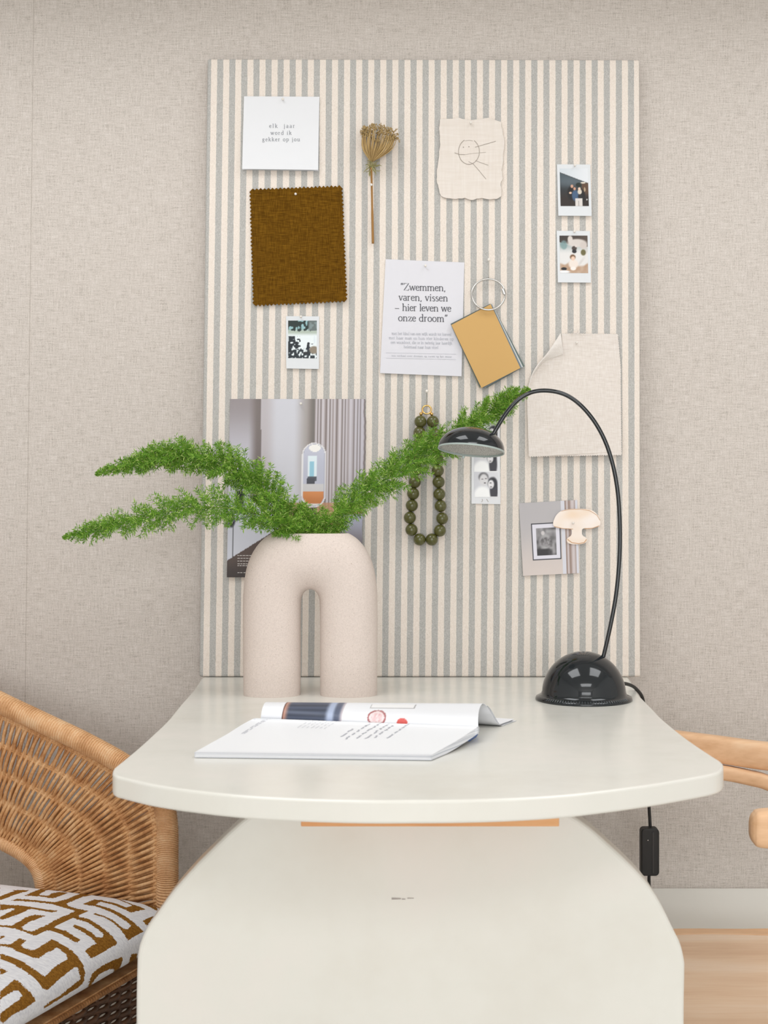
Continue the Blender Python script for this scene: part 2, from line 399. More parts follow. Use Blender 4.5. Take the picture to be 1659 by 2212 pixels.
# ------------------------------------------------------------------ table
def table():
    t = thing('pedestal_table', (0.01, -0.5, 0), 'cream lacquered table with flared bowed front and arched panel pedestal', 'table')
    left = [(420,1488),(392,1520),(364,1554),(331,1586),(300,1614),(270,1639),(254,1652)]
    lc = [(246,1659),(243,1668),(248,1675)]
    front = [(265,1680),(331,1695),(420,1708),(530,1719),(650,1725.5),(780,1729),(880,1729),(1000,1728),(1120,1724),(1220,1717.5),(1300,1709),(1400,1696),(1480,1683),(1530,1674)]
    rc = [(1552,1668),(1561,1661),(1562.5,1652)]
    right = [(1558,1645),(1538,1632),(1506,1611),(1470,1585),(1429,1551),(1410,1531),(1390,1511)]
    pts = [onz(x, y, ZT) for x, y in left+lc+front+rc+right]
    L0 = onz(434, 1466, ZT); R0 = onz(1378, 1497, ZT)
    ptsw = [Vector((L0.x-0.002, -0.002, ZT)), L0] + pts + [R0, Vector((R0.x+0.012, -0.06, ZT)), Vector((R0.x+0.014, -0.002, ZT))]
    sm = []
    n = len(ptsw)
    core = catmull(ptsw[1:-1], 160)
    outline = [ptsw[0]]+core+[ptsw[-1]]
    b = MB(); b.poly(outline[::-1], Vector((0,0,1)), 0.0225)
    top = b.build('tabletop', M['lacquer'], t, bevel=0.0028)
    # arched pedestal panel
    d = 1.545; pl = Vector((0, CY+d, 0)); nn = Vector((0,-1,0))
    prof = [(293,2600),(293,2212),(295,2093),(297,2062),(303,2036),(318,2003),(344,1966),(374,1924),(420,1872),(454,1838),(495,1798),(535,1764),(580,1740),(640,1722)]
    prof2 = [(1478,2600),(1478.5,2212),(1480,2100),(1479,2076),(1471,2042),(1455,2008),(1420,1939),(1378,1884),(1301,1811),(1268,1783),(1237,1762),(1200,1742),(1140,1722)]
    lp = catmull([onpl(x,y,pl,nn) for x,y in prof], 70); rp = catmull([onpl(x,y,pl,nn) for x,y in prof2], 70)
    for q in lp+rp: q.z = min(q.z, ZT-0.0225)
    zf = 0.0
    lp[0].z = rp[0].z = zf
    o = lp + rp[::-1]
    b = MB(); b.poly(o, nn, 0.045); b.build('pedestal', M['lacquer'], t, bevel=0.005)
    # scuff on the panel
    b = MB()
    for (x0, x1, y, h) in ((846,866,1941,2.2),(868,876,1942,1.4),(880,894,1940,1.2)):
        b.add([onpl(x0,y-h,pl,nn)+nn*0.0004, onpl(x1,y-h*.6,pl,nn)+nn*0.0004, onpl(x1,y+h*.6,pl,nn)+nn*0.0004, onpl(x0,y+h,pl,nn)+nn*0.0004], [(0,1,2,3)])
    b.build('scuff_mark', mat('grey_scuff', (168,160,155), 0.7), t)
    b = MB()
    zb = ZT-0.0225
    b.box((at(650,1770,1.46).x, CY+1.46, at(650,1785.5,1.46).z), (at(1208,1770,1.46).x, CY+1.5445, zb))
    b.build('batten', M['batten'], t, bevel=0.001, label='orange pine batten')
    return t
table()

# ------------------------------------------------------------------ pinboard
def pinboard():
    c = [B(448,127), B(1382,129), B(1384,1466), B(430,1462)]
    for q in c[2:]: q.z = max(q.z, ZT+0.0005); 
    th = 0.020
    me = bpy.data.meshes.new('pinboard'); org = (c[2]+c[3])/2
    bk = [p-BN*th for p in c]
    for q in bk: q.y = min(q.y, -0.0005)
    vs = [p-org for p in c+bk]
    fs = [(0,3,2,1),(4,5,6,7),(0,1,5,4),(1,2,6,5),(2,3,7,6),(3,0,4,7)]
    me.from_pydata(vs, [], fs)
    uv = me.uv_layers.new(name='UVMap'); ul, ur = -0.824, 34.98
    uc = {0:ul,1:ur,2:ur,3:ul,4:ul,5:ur,6:ur,7:ul}
    for p in me.polygons:
        side = set(p.vertices) in ({1,2,6,5},{3,0,4,7})
        for li in p.loop_indices:
            vi = me.loops[li].vertex_index; u = uc[vi]
            if side and vi >= 4: u += (-0.75 if u < 0 else 0.75)
            uv.data[li].uv = (u, 0)
    me.materials.append(M['stripe'])
    o = bpy.data.objects.new('pinboard', me); C.objects.link(o); o.location = org
    m = o.modifiers.new('bevel','BEVEL'); m.width = 0.0035; m.segments = 3; m.limit_method = 'ANGLE'
    tag(o, 'grey and cream striped fabric pinboard leaning against the wall on the table', 'pinboard')
pinboard()

# ------------------------------------------------------------------ paper helpers on the board
def sheet(name, corners, m, parent, off, nu=10, nv=12, th=0.0003, colors=None, label=None):
    b = MB(); f = off if callable(off) else (lambda u, v: off)
    b.grid(lambda u, v: B(*bil(corners, u, v), f(u, v)), nu, nv, flip=True)
    cols = [lin4(colors(i/nu, j/nv)) for j in range(nv+1) for i in range(nu+1)] if colors else None
    return b.build(name, m, parent, smooth=True, solid=th, colors=cols, label=label)
def base_of(corners): return B((corners[2][0]+corners[3][0])/2, max(corners[2][1],corners[3][1]), 0.002)

# pins --------------------------------------------------------------
PIN = None
def pin(px, py, label, tilt=(0.15,-0.6), off=0.003, big=1.0):
    """a dressmaker's pin: pearl head and steel shaft, copied for every pin in the board"""
    global PIN
    if PIN is None:
        PIN = thing('pearl_pin', (0,0,0), label, 'pin', 'pearl-headed pins stuck in the pinboard')
        b = MB(); b.ball((0,0,0), 0.0021, 12, 8); b.build('head', M['pearl'], PIN, smooth=True)
        b = MB(); b.tube([(0,0.0015,0),(0,0.0075,-0.003)], 0.0004, 6); b.build('shaft', M['steel'], PIN)
        o = PIN
    else:
        o = PIN.copy(); C.objects.link(o)
        for ch in PIN.children:
            c = ch.copy(); C.objects.link(c); c.parent = o
    o['label'] = label; o.location = B(px, py, off+0.004)
    return o
def long_pin(px, py, py2, label):
    o = thing('long_pearl_pin', B(px, py, 0.012), label, 'pin', 'long pins used as hooks in the pinboard')
    b = MB(); b.ball(B(px, py, 0.014), 0.0026, 12, 8); b.build('head', M['pearl'], o, smooth=True)
    b = MB(); b.tube([B(px, py+2, 0.0135), B(px, py2, 0.0015)], 0.0006, 6); b.build('shaft', M['steel'], o)
    return o

# a: white folded card
def card():
    c = [(527,208),(690,209),(687,367),(523,365)]
    t = thing('greeting_card', base_of(c), 'white square card with small grey Dutch lettering, top left of board', 'card')
    sheet('back_leaf', [(527,209),(689,211),(688,369.5),(524,367)], M['paper'], t, lambda u,v: 0.001+0.001*v)
    sheet('front_leaf', c, M['paper'], t, lambda u,v: 0.0028+0.006*v*v)
    b = MB(); pl = lambda x,y: B(x, y, 0.0028+0.006*((y-208)/158)**2+0.0003)
    write(b, 'elk  jaar', 581.5, 637, 276, 12.6, pl, sw=.1, tw=.06)
    write(b, 'word ik', 584.5, 630, 291, 12.6, pl, sw=.1, tw=.06)
    write(b, 'gekker op jou', 566.5, 648, 305, 12.6, pl, sw=.1, tw=.06)
    b.build('lettering', M['palegrey'], t)
    pin(611, 214, 'pin at the top edge of the white square lettered card', off=0.003)
card()

# b: brown swatch with pinked edges
def zig(p, q, amp, per):
    n = max(2, int(math.hypot(q[0]-p[0], q[1]-p[1])/per)); out = []
    dx, dy = q[0]-p[0], q[1]-p[1]; l = math.hypot(dx, dy); nx, ny = dy/l, -dx/l
    for i in range(n):
        out.append((p[0]+dx*i/n, p[1]+dy*i/n)); t = (i+.5)/n
        a = amp*R.uniform(0.8,1.2); out.append((p[0]+dx*t+nx*a, p[1]+dy*t+ny*a))
    return out
def boardpoly(name, outline, m, parent, off, th, label=None, bevel=0):
    b = MB(); f = off if callable(off) else (lambda x, y: off)
    pts = [B(x, y, f(x, y)) for x, y in outline]
    b.poly(pts[::-1], BN, th); return b.build(name, m, parent, label=label, bevel=bevel)
def brown():
    k = [(542,411),(737,404),(747,649),(549,658)]
    o = []
    for i in range(4): o += zig(k[i], k[(i+1)%4], 4, 8.2)
    s = boardpoly('fabric_swatch', o, M['brown_cloth'], None, lambda x,y: 0.0022+0.004*max(0,(x-640)/110)**2+0.002*max(0,(y-520)/130), 0.0008)
    tag(s, 'large brown linen fabric swatch with zigzag pinked edges', 'fabric swatch')
    pin(638.5, 419, 'pearl pin holding the brown zigzag-edged fabric swatch', off=0.003)
brown()

# c: dried umbel
def flower():
    t = thing('dried_flower', B(805,527,0.006), 'dried umbel flower head on a thin brown stalk pinned to the striped board', 'dried flower')
    b = MB(); b.tube(catmull([B(802,362,.014),B(803,400,.010),B(804,450,.008),B(805,500,.006),B(805.5,526,.005)],16), [0.0016]*9+[0.0019]*8, 8)
    b.build('stalk', mat('brown_stalk', (160,116,60), 0.7), t, smooth=True)
    b = MB(); h = MB(); o0 = (803,349)
    for i in range(70):
        a = R.uniform(-1,1); ex = 820+a*36+R.uniform(-3,3); ey = 292 - 20*math.sqrt(max(0,1-((ex-816)/46)**2))*R.uniform(-.6,1) + (ex-820)*0.12
        of = 0.014+R.uniform(-.010,.026)*math.sqrt(max(0.05,1-a*a))
        mx = lerp(o0[0], ex, 0.6)+a*9
        pts = catmull([B(o0[0]+a*2,o0[1],.012), B(mx, lerp(o0[1],ey,.5), of*.95+.002), B(ex,ey,of)], 7)
        b.tube(pts, [.0008]*5+[.0006,.0005,.0004], 5)
        for j in range(6):
            q = Vector((R.uniform(-1,1),R.uniform(-1,1),R.uniform(-.4,1))).normalized()*R.uniform(.003,.0065)
            h.tube([pts[-1], pts[-1]+q], .00035, 4)
            h.ball(pts[-1]+q, R.uniform(.0008,.0014), 6, 4)
    b.build('umbel_rays', M['dry'], t, smooth=True); h.build('seed_cluster', M['dry_dark'], t)
    b = MB()
    for i in range(34):
        a = R.uniform(0,6.28); l = R.uniform(12,26)
        p = [(803,358)]
        for j in range(6):
            a += R.uniform(-.8,.8); x,y = p[-1]; p.append((x+math.cos(a)*l/6, y+math.sin(a)*l/6*0.9+R.uniform(0,1.2)))
        o2 = R.uniform(.004,.022)
        b.tube([B(x,y,lerp(.012,o2,k/6)) for k,(x,y) in enumerate(p)], [.0006]*6+[.0003], 4)
    b.build('bracts', M['bract'], t)
    pin(802, 399, 'pin across the stalk of the dried flower', off=0.010)
flower()

# d: torn paper with child's drawing
def torn():
    key = [(950,257),(975,257),(990,254),(1003,257),(1020,259),(1040,257),(1055,254),(1064,258),(1082,263),(1084,275),(1086,290),(1090,302),(1089,320),(1086,335),(1087,350),(1084,368),(1086,385),(1081,397),(1083,408),(1083,424),(1072,430),(1058,431),(1042,428),(1030,429),(1018,433),(1005,428),(985,430),(965,428),(952,424),(949,410),(944,395),(943,375),(946,355),(948,335),(951,312),(950,295),(949,278)]
    o = []
    for i in range(len(key)):
        p, q = key[i], key[(i+1)%len(key)]
        for j in range(3): o.append((lerp(p[0],q[0],j/3)+R.uniform(-.8,.8), lerp(p[1],q[1],j/3)+R.uniform(-.8,.8)))
    t = thing('handmade_paper', B(1017,433,.002), 'cream handmade paper with torn edges and a child pencil drawing', 'paper')
    boardpoly('paper_sheet', o, M['torn'], t, 0.0035, 0.0012, bevel=0.0004)
    b = MB(); pl = lambda x,y: B(x,y,.0039)
    strip(b, arc(1013,327.5,22.5,27.5,-60,245,30), 1.3, pl)
    strip(b, arc(1013,329,23.5,26,250,290,6), .7, pl)
    for l, w_ in (([(1026,318),(1040,314),(1071,305)],1.1),([(982,330),(992,333.5),(1004,334)],1.2),([(1004,334),(1025,331),(1050,329)],.6),
                  ([(1012,349),(1022,354),(1032,365),(1050,387)],1.0),([(1027,347),(1035,350),(1055,357)],.9)):
        strip(b, l, w_, pl)
    for x,y in ((1013,317),(1001,318)): strip(b, arc(x,y,.7,.7,0,360,6), 1.2, pl)
    b.build('pencil_drawing', M['pencil'], t)
    pin(1017, 265, 'pin at the top of the torn cream paper with a drawing', off=.004)
torn()

# e: instant photos
def sm(a, b, x): t = max(0, min(1, (x-a)/(b-a))); return t*t*(3-2*t)
def mixc(a, b, t): t = max(0, min(1, t)); return tuple(lerp(x, y, t) for x, y in zip(a, b))
def ell(u, v, cx, cy, rx, ry, soft=.25): 
    d = math.hypot((u-cx)/rx, (v-cy)/ry); return 1-sm(1-soft, 1+soft, d)
def hsh(i, j): 
    x = math.sin(i*127.1+j*311.7)*43758.5453; return x-math.floor(x)
def vn(x, y):
    i, j = math.floor(x), math.floor(y); a, b = x-i, y-j; a = a*a*(3-2*a); b = b*b*(3-2*b)
    return lerp(lerp(hsh(i,j),hsh(i+1,j),a), lerp(hsh(i,j+1),hsh(i+1,j+1),a), b)
def pic_family(u, v):
    c = mixc((72,84,92), (40,44,48), sm(.25,.55,v))
    c = mixc(c, (100,112,120), .6*ell(u,v,.35,.38,.5,.12,.9))
    if v > .52: c = mixc(c, (44,34,30), sm(.52,.85,v))
    line = .11+u*.29
    if v < line: c = mixc((205,212,218), (225,228,232), u)
    if abs(v-line) < .012: c = (70,76,80)
    c = mixc(c, (92,66,48), sm(.72,.80,u)*sm(.36,.42,v)*(1-sm(.6,.8,v)))
    c = mixc(c, (225,215,200), ell(u,v,.82,.38,.09,.02))
    c = mixc(c, (24,34,28), ell(u,v,.66,.44,.10,.06))
    c = mixc(c, (18,16,18), ell(u,v,.40,.66,.15,.18)); c = mixc(c, (20,18,20), ell(u,v,.75,.75,.13,.2))
    c = mixc(c, (205,160,135), ell(u,v,.42,.475,.05,.045)); c = mixc(c, (225,190,165), ell(u,v,.36,.65,.05,.03))
    c = mixc(c, (66,92,124), ell(u,v,.53,.72,.12,.15)); c = mixc(c, (205,155,130), ell(u,v,.51,.54,.045,.04))
    c = mixc(c, (215,205,190), ell(u,v,.69,.62,.075,.07)); c = mixc(c, (228,200,180), ell(u,v,.68,.54,.045,.04))
    c = mixc(c, (30,32,36), ell(u,v,.70,.74,.08,.04))
    c = mixc(c, (216,210,206), (1 if .52 < u < .77 and v > .80 else 0)); c = mixc(c, (120,115,112), (1 if abs(u-.64)<.012 and v > .86 else 0))
    c = mixc(c, (200,180,150), .8*ell(u,v,.87,.56,.03,.06)); c = mixc(c, (200,200,200), ell(u,v,.94,.83,.025,.02))
    return c
def pic_baby(u, v):
    c = mixc((150,165,165), (226,224,222), sm(.15,.5,v)); c = mixc(c, (205,200,196), sm(.6,.9,vn(u*4,v*6+u*5))*.7)
    if v < .18 + u*.12: c = mixc((58,50,46), (84,72,64), u)
    c = mixc(c, (120,150,150), .8*ell(u,v,.15,.25,.12,.12))
    c = mixc(c, (212,204,198), ell(u,v,.62,.2,.34,.11) if v > .02+.06*u else 0); c = mixc(c, (214,206,200), ell(u,v,.38,.10,.09,.10)); c = mixc(c, (206,196,190), ell(u,v,.85,.26,.13,.10))
    c = mixc(c, (70,58,54), ell(u,v,.52,.34,.09,.06)); c = mixc(c, (28,28,32), ell(u,v,.52,.42,.08,.05)); c = mixc(c, (220,210,205), ell(u,v,.58,.28,.04,.03))
    c = mixc(c, (104,98,60), ell(u,v,.84,.45,.09,.08))
    c = mixc(c, (176,140,110), sm(.72,.8,v+.12*(vn(u*6,3)-.5))*(.55+.45*vn(u*9,v*9)))
    c = mixc(c, (24,22,26), ell(u,v,.14,.89,.10,.04)); c = mixc(c, (236,236,238), ell(u,v,.14,.97,.2,.04))
    c = mixc(c, (234,222,212), ell(u,v,.48,.76,.17,.12)); c = mixc(c, (240,232,226), ell(u,v,.47,.88,.10,.05))
    c = mixc(c, (120,88,62), ell(u,v,.46,.575,.10,.07)); c = mixc(c, (232,200,178), ell(u,v,.47,.61,.07,.055))
    return c
def pic_beach(u, v):
    c = (232,240,242) if v > .25 else (150,190,196)
    c = mixc(c, (150,165,145), .7*sm(.18,.3,v)*(1-sm(.30,.42,v)))
    k = vn(u*14+3, v*16); 
    if v < .30 - .08*abs(u-.5): c = mixc(c, (26,42,40), sm(.35,.55,k+.2*(1-sm(0,.3,v))-.2*(abs(u-.55)<.2)))
    if u > .7 and v < .27: c = mixc(c, (120,130,130), .8)
    edge = .36*(1-sm(.45,.95,abs(v-.62)*2.2)) 
    if v > .42 and u < edge+.08: c = mixc(c, (24,34,42), sm(.40,.58,vn(u*22,v*22)+.25*(1-u/.4)))
    if v > .8 - .12*u: c = mixc(c, (28,40,48), sm(.3,.55,vn(u*20+7,v*20)))
    c = mixc(c, (140,128,112), ell(u,v,.9,.78,.16,.10))
    c = mixc(c, (22,30,40), ell(u,v,.70,.70,.05,.09)); c = mixc(c, (18,24,32), ell(u,v,.71,.61,.045,.035)); c = mixc(c, (30,36,40), ell(u,v,.62,.86,.10,.03)); c = mixc(c, (22,30,40), ell(u,v,.84,.62,.035,.012))
    c = mixc(c, (220,230,236), .8*ell(u,v,.92,.5,.03,.12))
    return c
def instant(corners, inner, pic, label, pinlabel, pinxy, lean):
    t = thing('instant_photo', base_of(corners), label, 'photo', 'instant photos pinned to the board')
    sheet('border', corners, M['instant'], t, lambda u,v: 0.0015+lean*v*v, 8, 10, 0.0004)
    sheet('picture', inner, M['print'], t, lambda u,v: 0.0015+lean*(lerp(.08,.82,v))**2+0.0003, 56, 76, 0.0002, colors=pic)
    pin(pinxy[0], pinxy[1], pinlabel, off=.002)
instant([(1203,355),(1275,355.5),(1278,466.5),(1206,466)], [(1209,364),(1269.5,364),(1272,445),(1211,445)], pic_family,
        'instant photo of a dark room with three people, upper right of board', 'pin at the top of the upper right instant photo', (1242,357), .003)
instant([(1202.5,498.5),(1274.5,499),(1276.5,610.5),(1205,610)], [(1208.5,509),(1269,509),(1270.5,590),(1210,589.5)], pic_baby,
        'instant photo of a baby on a pale sofa, below the dark one', 'pin at the top of the baby photo', (1241,500), .002)
instant([(618,683),(689.5,683.5),(689,797),(618.5,796)], [(622.5,692.5),(684.5,692.5),(684,774),(622.5,773.5)], pic_beach,
        'instant photo of trees beside bright water, below the brown swatch', 'pin at the top of the bright water photo', (650,684), .002)

# f: quote sheet
def quote():
    c = [(833,560),(1003,567),(997,813),(821,806)]
    t = thing('quote_sheet', base_of(c), 'white paper sheet with a large Dutch quote in black serif letters', 'paper')
    sheet('paper_sheet', c, M['sheet'], t, lambda u,v: .0015+.002*v*v)
    def pl(x, y): v = max(0,(y-562)/246); return B(x, y, .0015+.002*v*v+.0004)
    b = MB(); sl = 0.018
    write(b, '<Zwemmen,', 865, 963, 627, 22.6, pl, sl, sw=.088, tw=.05)
    write(b, 'varen, vissen', 861, 968, 649, 22.6, pl, sl, sw=.088, tw=.05)
    write(b, '- hier leven we', 852, 975, 671, 22.6, pl, sl, sw=.088, tw=.05)
    write(b, 'onze droom>', 860, 967, 693.5, 22.6, pl, sl, sw=.088, tw=.05)
    b.build('quote_lettering', M['ink'], t)
    b = MB()
    for i, (s, x0, x1, y) in enumerate((('met het kind van een wijk wordt tot kerwel', 846, 975, 723), ('met haar man en hun vier kinderen op', 840, 980, 732.5),
                                      ('een woonboot, die ze in twintig jaar heerlijk', 844, 977, 742), ('helemaal naar hun stoel', 872, 947, 752))):
        write(b, s, x0, x1, y, 9.0, pl, sl, sw=.13, tw=.1, track=0)
    write(b, 'een verhaal over dromen en varen op het water', 846, 976, 770, 5.6, pl, sl, sw=.16, tw=.14, track=0)
    strip(b, [(834,762),(985,765)], .8, pl); strip(b, [(834,773.5),(985,776.5)], .8, pl)
    b.build('small_print', M['faint'], t)
    pin(919, 574, 'pin at the top of the sheet with the large quote', off=.002)
quote()

# g: ring of colour cards
def swatches():
    t = thing('swatch_ring', B(1080,838,.004), 'mustard yellow colour sample cards hanging on a silver binder ring', 'sample cards')
    b = MB(); b.tube([B(1055+36*math.cos(a), 636+33.5*math.sin(a), .011+.004*math.sin(a)) for a in [2*math.pi*i/64 for i in range(65)]], .0015, 8, cap=False)
    r = b.build('binder_ring', M['steel'], t, smooth=True)
    b = MB(); b.tube([B(1085.5,624,.012),B(1090,636,.012)], .0029, 10); b.build('hinge', M['steel'], r)
    base = [(1060,657),(1124,795),(1040,838),(975,702)]
    piv = (1062,664)
    def rot(p, a, dx=0, dy=0):
        x, y = p[0]-piv[0], p[1]-piv[1]; c, s = math.cos(a), math.sin(a); return (piv[0]+x*c-y*s+dx, piv[1]+x*s+y*c+dy)
    cards = [((206,198,172),math.radians(1.6),0,1),((76,88,84),math.radians(-1.6),3,-1),((150,168,176),math.radians(-2.1),3,-1),((98,112,108),math.radians(-2.8),3,-1),((206,208,206),math.radians(-1.2),3,-1),((120,132,140),math.radians(-.7),2,0),((90,100,96),math.radians(1.0),-1,-1)]
    for i, (col, a, dx, dy) in enumerate(cards):
        o = [rot(p, a, dx, dy) for p in base]
        boardpoly('sample_card', o, mat('sample_card_%s' % 'abcdefg'[i], col, .6), t, .0025+.0009*i, .0004)
    boardpoly('sample_card', base, mat('mustard_card', (206,164,98), .6), t, .0025+.0009*len(cards)+.0006, .0005, label='mustard yellow front card')
    long_pin(1056, 561, 606, 'long pin that the silver binder ring hangs from')
swatches()

# h: cream linen swatch with turned corner
def linen():
    t = thing('fabric_swatch', B(1240,985,.003), 'pale cream linen swatch with its top left corner folded over', 'fabric swatch')
    o = [(1213,720)] + zig((1222,720.5),(1333,722),1.2,5) + zig((1334,722),(1340,790),1.4,5) + zig((1340,790),(1342,981),1.4,5) + zig((1342,982),(1143,985.5),2,5) + zig((1142.5,985),(1139,862),1,5) + [(1141,842),(1148,816),(1160,797),(1176,781),(1198,770),(1217,764)]
    boardpoly('cloth', o, M['linen'], t, lambda x,y: .003+.004*max(0,(y-850)/130)**2+.003*max(0,(1200-x)/60), .0009)
    b = MB()
    lo = [(1139,858),(1142,838),(1148,816),(1160,797),(1176,781),(1198,771),(1217,764)]; up = [(1139,856),(1145,822),(1155,798),(1170,777),(1183,761),(1197,741),(1211,719)]
    lo = catmull([(x,y,0) for x,y in lo],16); up = catmull([(x,y,0) for x,y in up],16)
    vs = []
    for i in range(17):
        for j in range(5):
            f = j/4; p = lo[i].lerp(up[i], f); vs.append(B(p.x, p.y, .0055+.010*math.sin(f*math.pi*.55)*min(1,i/8)))
    b.add(vs, [(i*5+j, i*5+j+1, i*5+j+6, i*5+j+5) for i in range(16) for j in range(4)])
    b.build('folded_corner', M['linen_back'], t, smooth=True, solid=.0008)
    b = MB()
    for k in range(9):
        x = 1222+k*5+R.uniform(-2,2); p = [(x,721)]
        a = -1.2+R.uniform(-.5,.5)
        for j in range(5): a += R.uniform(-.6,.9); p.append((p[-1][0]+math.cos(a)*3.2, p[-1][1]+math.sin(a)*2.4))
        b.tube([B(px,py,.004+.001*i) for i,(px,py) in enumerate(p)], .0003, 4)
    b.build('loose_threads', M['linen_back'], t)
    pin(1246, 740, 'pin near the top of the cream linen swatch', off=.004)
linen()

# i: interior magazine page
def pic_room(u, v):
    x, y = 492+u*300, 862+v*385
    c = mixc((150,142,144), (196,194,204), sm(862,990,y)); c = mixc(c, (120,110,108), sm(532,556,x)*(1-sm(562,566,x)))
    if x > 560+ (y-862)*.03:
        c = mixc((188,182,186), (206,206,214), sm(570,600,x)*(1-sm(640,700,y)*0)); c = mixc(c, (150,140,134), sm(632,672,x)*(.45+.4*sm(1080,1000,y)))
        c = mixc(c, (118,112,108), sm(662,678,x)*(1-sm(950,1000,y)))
    if x > 681:
        s = .5+.5*math.sin(x*.72+1.5*math.sin(x*.21)); c = mixc((150,138,136), (206,200,206), s); c = mixc(c, (190,186,196), sm(735,790,x)*.7)
        if s < .12: c = mixc(c, (110,98,96), .8)
    fl = 1078+ (x-492)*.02
    if y > 1085 and x > 600: c = mixc(c, (190,140,104), .8)
    # lower left: black frame lines, pale wall, dark floor with text
    if x < 640 and y > 1060 and not x > 605:
        c = mixc(c, (198,200,210), sm(1060,1090,y)); c = mixc(c, (26,28,34), ell(x,y,518,1070,10,30) + ell(x,y,500,1125,8,14)); 
        if abs(x-504.5) < 1 and y > 1130: c = (60,60,64)
        if abs(y-(1130-(x-492)*.33)) < 2 and x < 560: c = (90,92,100)
    if y > 1212-(x-490)*.62 and x < 690: c = mixc((82,66,60), (52,42,40), sm(1200,1247,y))
    if x > 740 and y > 1110: c = mixc((170,172,190), (120,112,116), sm(1120,1190,y))
    # pill shaped mirror
    mx, my0, my1, r = 680.5, 983, 1070, 25
    yy = min(max(y, my0), my1); d = math.hypot(x-mx, y-yy)
    if d < r+1.6: 
        c = (228,226,228) if d > r-1 else (176,176,192)
        if d < r-2:
            c = mixc((196,198,214), (188,190,206), sm(960,1020,y))
            if y < 976 and ell(x,y,682,968,13,8) > .5: c = (246,244,240)
            if 666 < x < 688 and 985 < y < 1040: c = (226,238,244) if y < 1030 else (80,84,94)
            if 671 < x < 681 and 996 < y < 1030: c = (150,200,220)
            if 664 < x < 684 and 1034 < y < 1046: c = (70,72,82)
            if y > 1046: c = (206,204,206)
            if y > 1062: c = mixc((214,140,84), (196,124,70), sm(1062,1085,y))
            if y > 1087: c = (226,222,220)
    return c
def page():
    c = [(497,862),(789,862),(783,1247),(490,1247)]
    t = thing('magazine_page', base_of(c), 'torn-out magazine page of a pale room with pill-shaped mirror, behind the fern', 'magazine page')
    def edge(u, v): return u + (0.0012*math.sin(v*67)+.0014*math.sin(v*153)+.008*(v>.1)*math.sin(v*7))*max(0,(u-.97)/.03)
    b = MB(); nu, nv = 150, 190
    b.grid(lambda u, v: B(*bil(c, edge(u, v), v), .0015+.003*v*v+.006*max(0,u-.75)**1.5), nu, nv, flip=True)
    b.build('printed_page', M['print'], t, smooth=True, solid=.0002, colors=[lin4(pic_room(i/nu, j/nv)) for j in range(nv+1) for i in range(nu+1)])
    b = MB()
    for k, y in enumerate((1200,1206,1212,1218,1222)):
        x = 513
        while x < 548-(10 if k == 4 else 0)-k*1.5:
            l = R.uniform(2.5,6); strip(b, [(x,y),(x+l,y)], 1.6, lambda a, q: B(a, q, .0015+.003*((q-862)/385)**2+.0004)); x += l+1.4
    for x in (513,519,526): strip(b, [(x,1237),(x+4.5,1237)], 1.5, lambda a, q: B(a, q, .0049))
    b.build('caption', mat('white_ink', (196,190,186), .7), t)
    pin(650, 872, 'pearl pin holding the large magazine page', off=.002)
page()

# j: bead bracelet
def beads():
    t = thing('bead_necklace', B(917,1178,.012), 'string of olive green round beads with gold clasp hanging from a pin', 'necklace')
    z = [(195,317),(189,385),(186,455),(180,530),(170,612),(160,690),(150,762),(142,835),(130,910),(140,985),(190,1045),(265,1045),(315,990),(329,915),(319,838),(311,765),(307,690),(302,620),(298,545),(292,470),(284,395),(272,317)]
    P_ = [(840+a/2.86, 800+b/2.86) for a, b in z]; r = 13.2*PXM
    b0 = MB(); b0.ball((0,0,0), r, 24, 16); first = None
    for x, y in P_:
        if first is None:
            first = b0.build('bead', M['bead'], t, smooth=True); o = first
            first.data.transform(Matrix.Translation(wl(t)))
        else:
            o = first.copy(); C.objects.link(o); o.parent = t
        o.location = B(x, y, r+.001)-wl(t)
    b = MB(); b.tube([B(x,y,r+.001) for x,y in [(840+200/2.86,800+272/2.86)]+P_+[(840+262/2.86,800+272/2.86)]], .0007, 6); b.build('cord', M['bead'], t)
    g = MB(); g.tube([B(922+9.5*math.cos(a), 885+9*math.sin(a), .010) for a in [2*math.pi*i/40 for i in range(41)]], .0013, 8, cap=False); cl = g.build('clasp_ring', M['gold'], t, smooth=True, label='gold clasp ring')
    for x, y in ((909.5,894),(932.5,894.5)):
        b = MB(); b.ball(B(x,y,r+.001), .0027, 12, 8); b.tube([B(x,y,r+.001), B(922+(x-922)*.75, 889, .010)], .0009, 6); b.build('spacer_bead', M['gold'], t, smooth=True, label='small gold spacer bead')
    long_pin(922, 845, 880, 'long pin that the olive bead string hangs from')
beads()

